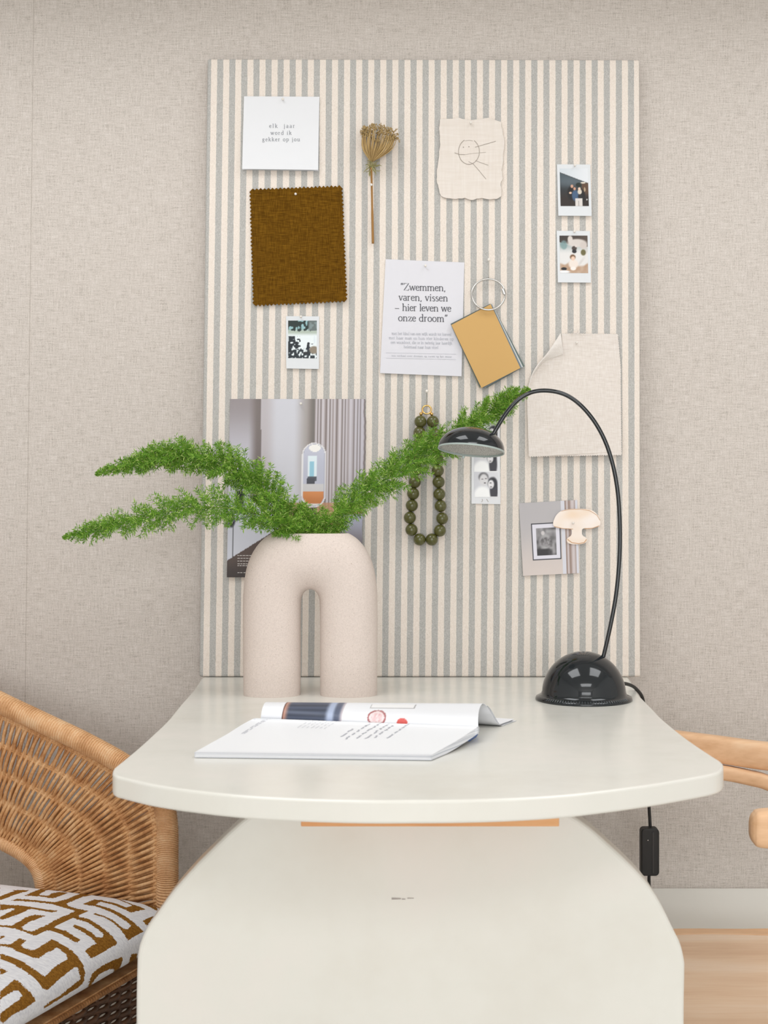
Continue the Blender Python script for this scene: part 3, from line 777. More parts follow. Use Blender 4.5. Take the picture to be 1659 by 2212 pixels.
# k: photo booth strip
def pic_booth(u, v):
    # three stacked black and white frames
    k = min(2, int(v*3)); w_ = (v*3)-k
    if w_ < .02 or w_ > .98: return (240,240,241)
    c = mixc((206,206,212), (222,222,226), u)
    s = (.04,-.03,.0)[k]
    c = mixc(c, (246,246,246), ell(u,w_,.36+s,.92,.36,.34)); c = mixc(c, (58,56,64), ell(u,w_,.84+s,.72,.17,.45)); 
    c = mixc(c, (40,40,46), ell(u,w_,.78+s,.45,.2,.22)); c = mixc(c, (226,224,226), ell(u,w_,.72+s,.5,.13,.17)); c = mixc(c, (60,58,62), .8*ell(u,w_,.70+s,.45,.05,.02)); c = mixc(c, (80,76,80), .8*ell(u,w_,.72+s,.6,.05,.02))
    c = mixc(c, (96,94,98), ell(u,w_,.40+s,.22,.21,.18)); c = mixc(c, (216,214,216), ell(u,w_,.41+s,.33,.18,.23)); c = mixc(c, (110,106,110), .8*ell(u,w_,.35+s,.30,.05,.02)); c = mixc(c, (110,106,110), .8*ell(u,w_,.50+s,.28,.05,.02)); c = mixc(c, (90,84,88), .8*ell(u,w_,.46+s,.45,.05,.025))
    return c
def booth():
    c = [(1019,902),(1079.5,902),(1081,1089),(1018.5,1088)]
    t = thing('photo_booth_strip', base_of(c), 'black and white photo booth strip of a couple, below the lamp shade', 'photo')
    sheet('border', c, M['paper'], t, .0015, 4, 10, .0003)
    sheet('picture', [(1024.5,907),(1074.5,907),(1075,1074),(1024,1074)], M['print'], t, .0019, 60, 200, .0002, colors=pic_booth)
    b = MB(); pl = lambda x,y: B(x,y,.0019)
    strip(b, [(1041.5,1078),(1042.5,1082),(1040,1084)], 1, pl); strip(b, [(1051,1078),(1055,1084)], 1, pl)
    b.build('printed_initials', M['pencil'], t)
booth()

# l: clipping with framed picture, m: mushroom lamp cut-out
def pic_clip(u, v):
    x, y = u, v
    c = mixc((184,180,182), (212,200,194), sm(.2,1,v)); 
    if u > .71:
        s = .5+.5*math.sin((u-.71)*70+math.sin(u*31)); c = mixc((150,128,118), (206,196,196), s)
        if u < .78 or u > .96: c = (214,214,222)
    if .185 < u < .70 and .285 < v < .80:
        c = (52,52,60)
        if .205 < u < .68 and .303 < v < .782:
            c = (222,220,230)
            if .265 < u < .61 and .36 < v < .735:
                a, b = (u-.265)/.345, (v-.36)/.375
                c = mixc((60,58,60), (170,168,170), vn(a*7+2,b*8)); c = mixc(c, (178,176,178), ell(a,b,.45,.5,.3,.3)*.8); c = mixc(c, (205,200,200), ell(a,b,.35,.18,.09,.08)); c = mixc(c, (46,44,46), sm(.72,.8,b)*(1-sm(.5,.9,a)))
                c = mixc(c, (60,56,58), .7*ell(a,b,.5,.5,.3,.16)*vn(a*16,b*16))
    return c
def clip():
    c = [(1121,1087),(1247,1080),(1251,1238),(1130,1244)]
    t = thing('magazine_clipping', base_of(c), 'small magazine clipping showing a framed black and white picture', 'clipping')
    sheet('printed_page', c, M['print'], t, lambda u,v: .0015+.002*v*v, 110, 130, .0002, colors=pic_clip)
    half = [(0,1099),(16,1099.5),(33,1103),(44,1112),(50,1124),(51,1133),(46,1138.5),(34,1141),(14,1142),(11,1150),(13,1157),(20,1162),(22,1167),(19,1172.5),(10,1175.5),(0,1176)]
    o = [(1246+dx, y-dx*.02) for dx, y in half] + [(1246-dx, y-dx*.02+ .03*dx) for dx, y in half[::-1][1:-1]]
    o = [(p.x,p.y) for p in catmull([(x,y,0) for x,y in o+[o[0]]], 120)][:-1]
    m = mat('lamp_print', (242,226,212), .45); g = N(m)
    f = g.noise(g.coord(scale=(22,22,30)), 1, 1); g.color(g.ramp(f, [(.3,(242,218,194)),(.5,(246,232,220)),(.7,(248,240,236))]))
    t2 = thing('lamp_cutout', B(1246,1177,.004), 'paper cut-out of a glowing white mushroom lamp over the clipping', 'cut-out')
    boardpoly('cutout_paper', o, m, t2, .0042, .0003)
    b = MB(); pl = lambda x,y: B(x,y,.0045)
    strip(b, [(1197,1137),(1215,1141.5),(1238,1143)], 1.2, pl); strip(b, [(1262,1142.5),(1280,1141),(1294,1136)], 1.4, pl); strip(b, [(1212,1104),(1232,1100),(1255,1100),(1274,1103),(1290,1113),(1296,1124)], .9, pl); strip(b, [(1226,1165),(1235,1172),(1250,1174.5),(1262,1172),(1267,1165)], 1.6, pl)
    b.build('printed_outline', mat('amber_ink', (206,160,118), .6), t2)
    pin(1238, 1130, 'pin in the middle of the mushroom lamp cut-out', off=.004)
clip()

# ------------------------------------------------------------------ arch vase
VD = 2.062
def vase():
    cx = 671; P2 = lambda px, py: at(px, py, VD)
    y0 = CY+VD; base_z = ZT
    t = thing('arch_vase', P2(cx,1500)*1, 'cream stoneware vase shaped like an arch with two legs', 'vase')
    t.location = (P2(cx,0).x, y0, ZT)
    k = VD/F
    # outer and inner outline of the left half, in pixels on the vase's own plane; mirrored for the right half
    ou = [(526.5,1499.6),(526,1450),(525.5,1390),(525.5,1330),(526,1285),(528.5,1255),(533,1228),(541,1204),(554,1181),(573,1161),(600,1147),(634,1140),(670.5,1138)]
    ni = [(649,1499.6),(649.5,1450),(649.5,1390),(649.5,1340),(650,1315),(650.3,1303),(651.2,1294),(653,1287),(655.7,1281.5),(659,1277.6),(662.8,1275),(666.6,1273.6),(670.5,1273)]
    n = 48
    A_ = catmull([(x,y,0) for x,y in ou], n); B_ = catmull([(x,y,0) for x,y in ni], n)
    A_ += [Vector((1341-p.x, p.y, 0)) for p in A_[-2::-1]]; B_ += [Vector((1341-p.x, p.y, 0)) for p in B_[-2::-1]]
    b = MB(); yy = Vector((0,-1,0)); N_ = 44; vs = []; ps = []
    for p, q in zip(A_, B_):
        P1 = at(p.x, p.y, VD); Q1 = at(q.x, q.y, VD); P1.z = max(P1.z, ZT); Q1.z = max(Q1.z, ZT)
        c = (P1+Q1)/2; hw = (P1-Q1)/2; ps.append(c)
        for j in range(N_):
            an = 2*math.pi*j/N_; ca, sa = math.cos(an), math.sin(an)
            vs.append(c + yy*(60.5*k*0.93*math.copysign(abs(ca)**.9, ca)) + hw*math.copysign(abs(sa)**.9, sa))
    L = len(ps); fs = []
    for i in range(L-1):
        for j in range(N_): fs.append((i*N_+j, (i+1)*N_+j, (i+1)*N_+(j+1)%N_, i*N_+(j+1)%N_))
    fs.append(tuple(range(N_))); fs.append(tuple((L-1)*N_+j for j in range(N_))[::-1])
    b.add(vs, fs)
    ztop = at(671, 1152.5, VD-.02).z
    o = b.build('body', M['clay'], t, smooth=True)
    bm = bmesh.new(); bm.from_mesh(o.data); bmesh.ops.remove_doubles(bm, verts=bm.verts, dist=1e-5)
    bmesh.ops.bisect_plane(bm, geom=bm.verts[:]+bm.edges[:]+bm.faces[:], plane_co=(0,0,ztop-ZT), plane_no=(0,0,1), clear_outer=True)
    bmesh.ops.recalc_face_normals(bm, faces=bm.faces)
    bm.to_mesh(o.data); bm.free()
    o.data.polygons.foreach_set('use_smooth', [True]*len(o.data.polygons))
    md = o.modifiers.new('solid','SOLIDIFY'); md.thickness = .005; md.offset = -1; e = o.modifiers.new('split','EDGE_SPLIT'); e.split_angle = math.radians(50)
    return ztop
vtop = vase()

# ------------------------------------------------------------------ foxtail fern sprigs
def frond(label, path, radii, nbr, seed, dens=1.0):
    """path: (px, py, d); plume of short branchlets, each a spray of needles"""
    r = random.Random(seed)
    t = thing('fern_sprig', at(*path[0]), label, 'fern sprig', 'foxtail fern sprigs in the arch vase')
    P_ = catmull([at(*p) for p in path], 120)
    b = MB(); b.tube(P_, [lerp(.0015,.0005,i/120) for i in range(121)], 6); b.build('stem', M['stem'], t, smooth=True)
    lf = MB(); cols = []; tw = MB()
    def needle(p, dirn, l, wd, col):
        s = dirn.cross(Vector((0.3,-1,0.2))); s = s.normalized() if s.length > 1e-5 else Vector((1,0,0)); q = dirn.cross(s)
        m_ = p+dirn*l*.45
        lf.add([p, m_+s*wd, m_+q*wd*.7, m_-s*wd, p+dirn*l], [(0,1,2),(0,2,3),(1,4,2),(2,4,3),(0,3,1),(1,3,4)])
        cols.extend([col]*5)
    for i in range(nbr):
        f = (i+r.random())/nbr; k = f*120; a = P_[int(min(k,119))]; bb = P_[int(min(k,119))+1]; p = a.lerp(bb, k-int(k)); tan = (bb-a).normalized()
        ang = r.uniform(0, 2*math.pi); u = tan.cross(Vector((0,1,0))).normalized(); v = tan.cross(u)
        side = u*math.cos(ang)+v*math.sin(ang)*.8
        sweep = lerp(.45, 1.1, f)
        br = (side+tan*sweep).normalized(); ln = hermite1(radii, f)*PXM*r.uniform(.6,1.15)/max(.5, br.dot(side.normalized()))*.85
        shade = r.uniform(0,1)
        nn_ = max(8, int(dens*(14+ln*800)))
        tw.tube([p, p+br*ln*.95], [.00045,.0002], 4)
        for j in range(nn_):
            g = r.uniform(.12,1); q = p+br*ln*g
            an2 = r.uniform(0,2*math.pi); u2 = br.cross(Vector((.2,1,.1))).normalized(); v2 = br.cross(u2)
            dd = (u2*math.cos(an2)+v2*math.sin(an2)+br*r.uniform(.25,1.1)).normalized()
            tone = r.random()
            col = mixc((86,142,28), (162,202,74), tone*.7+shade*.3)
            if r.random() < .12: col = (196,218,124)
            needle(q, dd, r.uniform(.005,.0095)*(1 if ln > .015 else .75)*(1-.55*sm(.82,1,f)), r.uniform(.00038,.0006), lin4(col))
    lf.build('needles', M['leaf'], t, colors=cols); tw.build('branchlets', M['branch'], t)
    return t
frond('upper left fern sprig arching out over the wall', [(660,1180,2.06),(640,1140,2.06),(600,1085,2.05),(550,1040,2.04),(490,1005,2.03),(420,985,2.02),(360,985,2.01),(290,1003,2.0),(209,1023,1.99)],
      [(0,24),(.12,38),(.3,48),(.6,40),(.78,29),(.92,15),(1,3)], 520, 3, 1.0)
frond('lower left fern sprig reaching furthest left', [(650,1185,2.05),(630,1145,2.04),(580,1118,2.03),(510,1100,2.01),(430,1096,1.99),(350,1108,1.97),(270,1130,1.95),(200,1148,1.94),(139,1160,1.93)],
      [(0,24),(.12,36),(.3,46),(.5,44),(.7,33),(.88,19),(1,3)], 360, 5, .85)
frond('right fern sprig rising behind the lamp shade', [(690,1185,2.07),(705,1140,2.07),(755,1086,2.09),(820,1043,2.11),(890,998,2.13),(960,952,2.15),(1040,902,2.165),(1095,867,2.17),(1140,842,2.17)],
      [(0,24),(.1,38),(.35,47),(.55,48),(.72,40),(.88,23),(1,4)], 560, 11, 1.0)
frond('short fern sprig with yellowish tips in the middle of the vase', [(672,1190,2.07),(672,1155,2.06),(668,1125,2.06),(655,1095,2.06)], [(0,34),(.5,30),(1,8)], 80, 17, .9)

# ------------------------------------------------------------------ arc lamp
def lamp():
    d0 = 2.018; cx, cyb = 1261, 1512
    c = onz(cx, 1511, ZT); d0 = c.y-CY; k = d0/F
    t = thing('desk_lamp', c, 'black arc desk lamp with domed base and small dome shade', 'lamp')
    rd, rf = 90.5*k, 104.5*k
    prof = [(1e-5,0),(rf,0),(rf,.0015),(rf*.985,.0042),(rf*.93,.0062),(rd*1.02,.0075)]
    zc = .0075; H = 98*k-zc+.004
    for i in range(1, 21):
        a = i/20*math.pi/2; prof.append((max(1e-5, rd*math.cos(a)), zc+H*math.sin(a)))
    b = MB(); b.lathe(prof, c, 96); base = b.build('base', M['black'], t, smooth=True)
    # radial ridges moulded into the flange
    b = MB()
    for i in range(34):
        a = math.radians(-90+(i-16.5)*3.4); p = Vector((math.cos(a), math.sin(a), 0))
        b.tube([c+p*rf*.945+Vector((0,0,.0060)), c+p*rf*.992+Vector((0,0,.0036))], .0006, 5)
    b.build('flange_ridge', mat('worn_enamel', (70,76,80), .3), base)
    px = [(1301,1428),(1309,1395),(1320,1345),(1330,1290),(1336,1235),(1339,1180),(1338.5,1120),(1334,1060),(1324,1005),(1308,955),(1285,912),(1255,876),(1222,853),(1185,844),(1150,847),(1120,863),(1096,889),(1077,918),(1060,948)]
    b = MB(); b.tube(catmull([at(x,y,d0) for x,y in px], 110), 4.6*k, 12); b.build('arc_arm', M['black'], t, smooth=True)
    # shade
    sc = at(1018, 971, d0); rs = 72*k
    Mx = Matrix.Rotation(math.radians(5.5), 3, 'Y') @ Matrix.Rotation(math.radians(-8.5), 3, 'X')
    hs = 47*k
    prof = []
    for i in range(19):
        a = i/18*math.pi/2; prof.append((max(1e-5, rs*math.cos(a)**.9 if a < 1.57 else 1e-5), hs*math.sin(a)))
    inn = [(max(1e-5, r*.96), z*.93-.0006) for r, z in prof]
    b = MB(); b.lathe([(rs,-.0012)]+prof, sc, 72, Mx); sh = b.build('lamp_shade', M['black'], t, smooth=True, solid=.001)
    b = MB(); b.lathe([(rs*1.005,-.0022),(rs*1.005,.0002),(rs*.97,.0004),(rs*.97,-.0022),(rs*1.005,-.0022)], sc, 72, Mx); b.build('rim', M['rimglass'], sh, smooth=False, label='pale rim of the shade')
    m = M['grille']; g = N(m); v = g.new('ShaderNodeTexVoronoi'); v.inputs['Scale'].default_value = 420; v.feature = 'DISTANCE_TO_EDGE'
    g.link(g.coord(), v.inputs['Vector']); g.color(g.ramp(v.outputs[0], [(0,(120,122,120)),(.18,(206,208,204))])); g.bump(v.outputs[0], .5, .001)
    b = MB(); b.lathe([(rs*.97,.0002),(rs*.6,-.0012),(rs*.3,-.0018),(1e-5,-.002)], sc, 64, Mx); b.build('grille', M['grille'], sh, smooth=True, label='silver honeycomb grille')
    b = MB(); b.ball(at(1001,987,d0-.03), .0022, 10, 8); b.build('catch', M['rimglass'], sh, smooth=True)
    b = MB(); j = at(1064, 941, d0); b.tube([j, at(1055,955,d0)], [.0045,.006], 14); b.build('socket', M['black'], sh, smooth=True)
    # flex: over the table edge and down to the switch
    p1 = at(1340,1477,2.05); p1.z = max(p1.z, ZT+.004)
    q = [Vector((c.x+rd*.85, c.y+rd*.35, ZT+.009)), p1, at(1362,1480,2.085), at(1378,1492,2.11), at(1389,1512,2.13), at(1395,1560,2.15), at(1399,1650,2.165), at(1402,1740,2.17), at(1404.5,1790,2.17), at(1404,1840,2.17), at(1402,1890,2.17), at(1402.5,1920,2.17), at(1405,2010,2.17)]
    # keep the flex clear of the table corner
    b = MB(); b.tube(catmull(q, 90), .0026, 8); f = b.build('cord', M['rubber'], t, smooth=True)
    b = MB(); s0 = at(1402.5, 1838, 2.162); hw, hh = 19.5*2.16/F, 51*2.16/F
    o = []
    for sx, sy, a0 in ((1,1,0),(-1,1,90),(-1,-1,180),(1,-1,270)):
        for i in range(7):
            a = math.radians(a0+i*15); o.append(s0+Vector((sx*(hw-.006)+.006*math.cos(a), -.010, sy*(hh-.006)+.006*math.sin(a))))
    b.poly(o, Vector((0,-1,0)), .020); sw = b.build('switch', M['rubber'], f, bevel=.002)
    b = MB(); b.box((s0.x+.003, s0.y-.0112, s0.z-hh*.86),(s0.x+.0052, s0.y-.0101, s0.z+hh*.86)); b.build('seam', mat('switch_seam', (44,44,46), .3), sw)
    b = MB(); b.ball(at(1399.5,1815,2.151), .0012, 8, 6); b.build('screw', M['steel'], sw, smooth=True)
lamp()

# ------------------------------------------------------------------ open magazine
def magazine():
    # cross-sections run from near edge over the gutter to the back edge; left and right ends given in pixels + height over table
    def sec(rows, n):
        L = catmull([onz(x,y,ZT+z) for (x,y,z),_ in rows], n); Rr = catmull([onz(x,y,ZT+z) for _,(x,y,z) in rows], n); return L, Rr
    t = thing('open_magazine', onz(760,1600,ZT), 'open magazine with white pages lying on the table', 'magazine')
    fr = [((420,1625,.0065),(932,1631,.0065)), ((452,1607,.0075),(958,1616,.0085)), ((490,1586,.010),(985,1601,.011)), ((520,1567,.013),(1010,1585,.014)), ((540,1556,.016),(1025,1575,.0165)), ((552,1551.5,.0185),(1033,1569.5,.0185)), ((560,1553,.016),(1036,1573,.014)), ((562,1560,.009),(1036,1580,.008))]
    n = 60; L, Rr = sec(fr, n); NU = 120
    def tx_front(u, v):
        c = (243,244,247)
        c = mixc(c, (222,222,228), .6*sm(.05,.0,v))
        return c
    b = MB(); b.grid(lambda u, v: L[round(v*n)].lerp(Rr[round(v*n)], u), NU, n)
    cols = [lin4(tx_front(i/NU, j/n)) for j in range(n+1) for i in range(NU+1)]
    fp = b.build('front_page', M['print'], t, smooth=True, solid=.0002, colors=cols)
    # the thick block of pages below it
    b = MB()
    b.grid(lambda u, v: (lambda p: Vector((p.x, p.y+.001, lerp(ZT+.0005, p.z-.0004, v))))(L[0].lerp(Rr[0], u)), 20, 3)
    b.grid(lambda u, v: (lambda p: Vector((p.x-.0005, p.y, lerp(max(ZT+.0005, p.z-.0085), p.z-.0004, v))))(Rr[round(u*(n-12))]), n-12, 3)
    b.grid(lambda u, v: (lambda p: Vector((p.x+.0005, p.y, lerp(max(ZT+.0005, p.z-.0085), p.z-.0004, v))))(L[round(u*(n-12))]), n-12, 3)
    m = mat('page_edges', (226,228,234), .8); g = N(m); nz = g.noise(g.coord(scale=(2,2,1600)), 1, 2); g.color(g.ramp(nz, [(.35,(186,190,200)),(.55,(236,237,241))]))
    b.build('page_block', m, t)
    bk = [((562,1560,.009),(1034,1586,.006)), ((563,1552,.016),(1033,1570,.016)), ((565,1538,.024),(1033,1548,.026)), ((568,1526,.030),(1036,1530,.031)), ((573,1517.5,.032),(1043,1519.5,.033)), ((582,1517,.027),(1053,1527,.027)), ((592,1521,.018),(1064,1546,.0155)), ((600,1527,.010),(1076,1563,.0045)), ((610,1527,.006),(1092,1560,.003)), ((622,1524,.004),(1110,1553,.0035))]
    L2, R2 = sec(bk, n)
    def tx_back(u, v):
        x = lerp(568, 1040, u); y = lerp(1572, 1517, sm(0,.42,v) if v < .42 else 1); yy = lerp(1575,1518, min(1, v/.40))
        c = (240,241,245)
        if v < .5:
            if 617 < x < 747: c = mixc((84,92,112), (64,70,86), .5+.5*math.sin(yy*.5)); c = mixc(c, (176,188,214), sm(706,718,x)); c = mixc(c, (92,100,122), sm(724,732,x)); c = mixc((200,150,130), c, sm(617,630,x)); c = mixc(c, (210,200,205), sm(738,747,x))
            if 614 < x < 617: c = (120,80,70)
            d = math.hypot((x-823), (yy-1549)*1.35)
            if d < 20.5: c = (176,110,112) if d > 16.5 else ((240,222,222) if d > 12 else mixc((224,180,182), (246,236,236), vn(x*.4,yy*.4)))
            d = math.hypot((x-878.5), (yy-1556.5)*1.5)
            if d < 11.5: c = mixc((226,104,96), (206,84,80), vn(x*.5,yy*.5))
            if 803 < x < 900 and 1518 < yy < 1530: c = (170,168,170) if (x < 805 or x > 898 or yy > 1528.4) else (244,243,244)
        return c
    nb = 90
    L2, R2 = sec(bk, nb); NU = 320
    b = MB(); b.grid(lambda u, v: L2[round(v*nb)].lerp(R2[round(v*nb)], u), NU, nb)
    b.build('back_page', M['print'], t, smooth=True, solid=.0004, colors=[lin4(tx_back(i/NU, j/nb)) for j in range(nb+1) for i in range(NU+1)])
    # further leaves under the turned page and the blue cover showing at the spine
    for k, dz in ((0,.0016),(1,.003)):
        b = MB(); b.grid(lambda u, v: (lambda p: Vector((p.x+.004*k, p.y+.002+.003*k, max(ZT+.0006, p.z-dz))))(L2[round((.48+.52*v)*nb)].lerp(R2[round((.48+.52*v)*nb)], u)), 20, 40)
        b.build('leaf', M['paper'], t, smooth=True, solid=.0002)
    b = MB(); s = Rr[n-14]; e = Rr[n-1]
    q = [onz(1000,1600,ZT+.004), onz(1012,1602,ZT+.0008), onz(1027,1592,ZT+.0008), onz(1032,1584,ZT+.003), onz(1031,1577,ZT+.010), onz(1018,1586,ZT+.008)]
    for v in q: v.x += .0012
    b.add(q, [(0,1,2,3,4,5)])
    b.build('cover', mat('blue_cover', (44,92,160), .4), t, solid=.0003, label='blue cover showing under the spine')
    # print on the front page: bands of blurred script and small text (text runs across the page)
    def onf(u, v):
        k = v*n; i = min(int(k), n-1); f = k-i; a = L[i].lerp(L[i+1], f); c = Rr[i].lerp(Rr[i+1], f); p = a.lerp(c, u); return Vector((p.x, p.y, p.z+.0004))
    b = MB()
    def line(u, v0, v1, w_, wig=.004):
        v = v0
        while v < v1:
            l = R.uniform(.03,.07); pts = [(u+R.uniform(-wig,wig), min(v1, v+l*j/4)) for j in range(5)]
            strip(b, pts, w_, onf); v += l+.02
    for u, v0, v1 in ((.50,.30,.46),(.535,.26,.62),(.575,.28,.66),(.615,.28,.64),(.645,.30,.60),(.70,.30,.68)): line(u, v0, v1, .007)
    b.build('script_print', mat('soft_grey_print', (184,184,192), .7), t)
    b = MB()
    for u in (.26,.28,.30,.32,.34,.36,.38): line(u, .42, .80, .0022, .001)
    b.build('small_print', M['faint'], t); b = MB()
    for u in (.06,.07): line(u, .30, .78, .004, .001)
    b.build('margin_print', M['faint'], t)
magazine()

# ------------------------------------------------------------------ rattan armchair (left), turned towards the table and the room
def rattan_chair():
    a = Vector((-.939,.345,0)).normalized(); bdir = Vector((-.345,-.939,0)).normalized()
    E = Vector((-.352,-.255,0))
    t = thing('rattan_armchair', (-.60,-.42,0), 'woven rattan armchair beside the table on the left', 'chair')
    pp = lambda x, y: onpl(x, y, E, bdir)
    inner = [(-190,1742),(-90,1780),(0,1819),(45,1843),(72,1866),(86,1893),(93,1930),(95,1975),(95,2030)]
    outer = [(-240,1395),(-110,1460),(0,1517),(90,1560),(180,1603),(262,1648),(318,1688),(350,1730),(361,1780),(362,1850),(362,1930),(362,2030)]
    NI = 150
    def resample(pl):
        c = catmull([(x,y,0) for x,y in pl], 400); d = [0]
        for p, q in zip(c, c[1:]): d.append(d[-1]+(q-p).length)
        out = []; k = 0
        for i in range(NI+1):
            s = d[-1]*i/NI
            while k < 399 and d[k+1] < s: k += 1
            f = (s-d[k])/max(1e-9, d[k+1]-d[k]); out.append(c[k].lerp(c[k+1], f))
        return out
    I = resample(inner); O = resample(outer)
    # remap so strands stay upright at the left and fan out round the bend
    def idx(u): return u
    NST = 5
    w_ = MB(); NS = 128
    for i in range(NS):
        u = (i+.5)/NS; uo = u; ui = hermite1([(0,0),(.28,.34),(.52,.58),(.70,.72),(1,1)], u)
        pi = I[min(NI, int(ui*NI))].lerp(I[min(NI, int(ui*NI)+1)], ui*NI-int(ui*NI)); po = O[min(NI, int(uo*NI))].lerp(O[min(NI, int(uo*NI)+1)], uo*NI-int(uo*NI))
        pts = []
        jx = R.uniform(-2,2)
        for j in range(29):
            v = j/28; p = pi.lerp(po, v); bow = math.sin(v*math.pi)*6*(u < .5)
            q = pp(p.x+jx*math.sin(v*math.pi)+bow*.3, p.y+bow*0); q = q + bdir*(.0042*math.sin(math.pi*(v*NST+.5)+ (i % 2)*math.pi))
            pts.append(q)
        w_.tube(pts, .0028*R.uniform(.85,1.1), 6)
    pan = w_.build('woven_panel', M['rattan'], t, smooth=True)
    st = MB()
    for s in range(NST):
        for e in (-.008,.008):
            v = (s+.5)/NST+e; pts = []
            for i in range(0, NI+1, 3):
                u = i/NI; ui = hermite1([(0,0),(.28,.34),(.52,.58),(.70,.72),(1,1)], u); kk = min(NI-1, int(ui*NI)); p = I[kk].lerp(I[kk+1], ui*NI-kk).lerp(O[i], v); pts.append(pp(p.x, p.y))
            st.tube(pts, .002, 6)
    st.build('stakes', M['rattan'], t, smooth=True)
    def wrapped(pts, r, pitch, name, parent=t):
        L = sum((q-p).length for p, q in zip(pts, pts[1:])); n = int(L/pitch*8); P3 = catmull(pts, n)
        rr = [r*(.84+.20*abs(math.sin(math.pi*i/8))**.6) for i in range(n+1)]
        b = MB(); b.tube(P3, rr, 14); return b.build(name, M['rail'] if name == 'seat_rail' else M['rattan_wrap'], parent, smooth=True)
    wrapped([pp(x,y) for x,y in outer[:-1]]+[Vector((E.x,E.y,.36))+a*.008, Vector((E.x,E.y,.18))+a*.006, Vector((E.x,E.y,0.0))+a*.005], .0155, .0047, 'rim')
    wrapped([pp(x,y) for x,y in inner], .0105, .0047, 'lower_rim')
    # back, second arm and seat (mostly outside the picture)
    W = .60
    top = []; S0 = pp(*outer[0]); I0 = pp(*inner[0])
    back_top = catmull([S0, S0+a*.04+bdir*.05+Vector((0,0,.03)), S0+a*.07+bdir*W*.5+Vector((0,0,.07)), S0+a*.04+bdir*(W-.05)+Vector((0,0,.03)), S0+bdir*W], 60)
    back_low = catmull([I0, I0+a*.03+bdir*.05, I0+a*.05+bdir*W*.5, I0+a*.03+bdir*(W-.05), I0+bdir*W], 60)
    wrapped(back_top[::6]+[back_top[-1]], .0155, .0047, 'back_rim')
    b = MB()
    for i in range(80):
        u = (i+.5)/80*60; k = int(u); p = back_low[k].lerp(back_low[min(60,k+1)], u-k); q = back_top[k].lerp(back_top[min(60,k+1)], u-k)
        b.tube([p.lerp(q, j/20)+a*(.004*math.sin(math.pi*(j/20*NST+.5)+(i%2)*math.pi)) for j in range(21)], .0023, 6)
    b.build('woven_back', M['rattan'], t, smooth=True)
    for ch in [c for c in t.children if c.name.split('.')[0] in ('woven_panel','stakes','rim','lower_rim')]:
        c = ch.copy(); C.objects.link(c); c.parent = t; c.location = Vector(ch.location)+bdir*W
    for q in (S0+a*.01, S0+a*.01+bdir*W):
        wrapped([Vector((q.x,q.y,0)), Vector((q.x,q.y,.25)), Vector((q.x,q.y,.5)), Vector((q.x,q.y,q.z))], .014, .0047, 'leg')
    # seat frame and woven front apron
    Cn = Vector((-.336,-.285,0)); zf = .391
    c = [Cn+a*.012, Cn+a*.012+bdir*.56, Cn+a*.47+bdir*.56, Cn+a*.47]
    for p, q in zip(c, c[1:]+c[:1]):
        wrapped([Vector((p.x,p.y,zf)), Vector(((p.x+q.x)/2,(p.y+q.y)/2,zf)), Vector((q.x,q.y,zf))], .0042, .0047, 'seat_rail')
    b = MB(); b.poly([Vector((p.x,p.y,zf+.006)) for p in c], Vector((0,0,1)), .008); b.build('seat', M['rattan'], t)
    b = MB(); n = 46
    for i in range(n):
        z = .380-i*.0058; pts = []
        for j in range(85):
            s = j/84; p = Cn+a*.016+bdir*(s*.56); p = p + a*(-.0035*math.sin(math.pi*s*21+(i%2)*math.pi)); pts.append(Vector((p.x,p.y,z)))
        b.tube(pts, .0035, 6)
    b.build('woven_apron', M['rattan_shaded'], t, smooth=True)
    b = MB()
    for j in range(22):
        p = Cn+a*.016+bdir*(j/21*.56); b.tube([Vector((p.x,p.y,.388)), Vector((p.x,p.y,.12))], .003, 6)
    b.build('apron_stakes', M['rattan_shaded'], t)
    b = MB(); p = Cn+a*.012+bdir*.36; pts = [p-a*.012+Vector((0,0,.385)), p-a*.017+Vector((.002,0,.36)), p-a*.016+Vector((0,0,.335)), p-a*.016+bdir*-.012+Vector((0,0,.32))]
    b.tube(catmull(pts,12), .0007, 5); b.build('loose_fibre', M['rattan_wrap'], t)

    # seat cushion: its own thing
    return a, bdir, Cn
CA, CB, CN = rattan_chair()

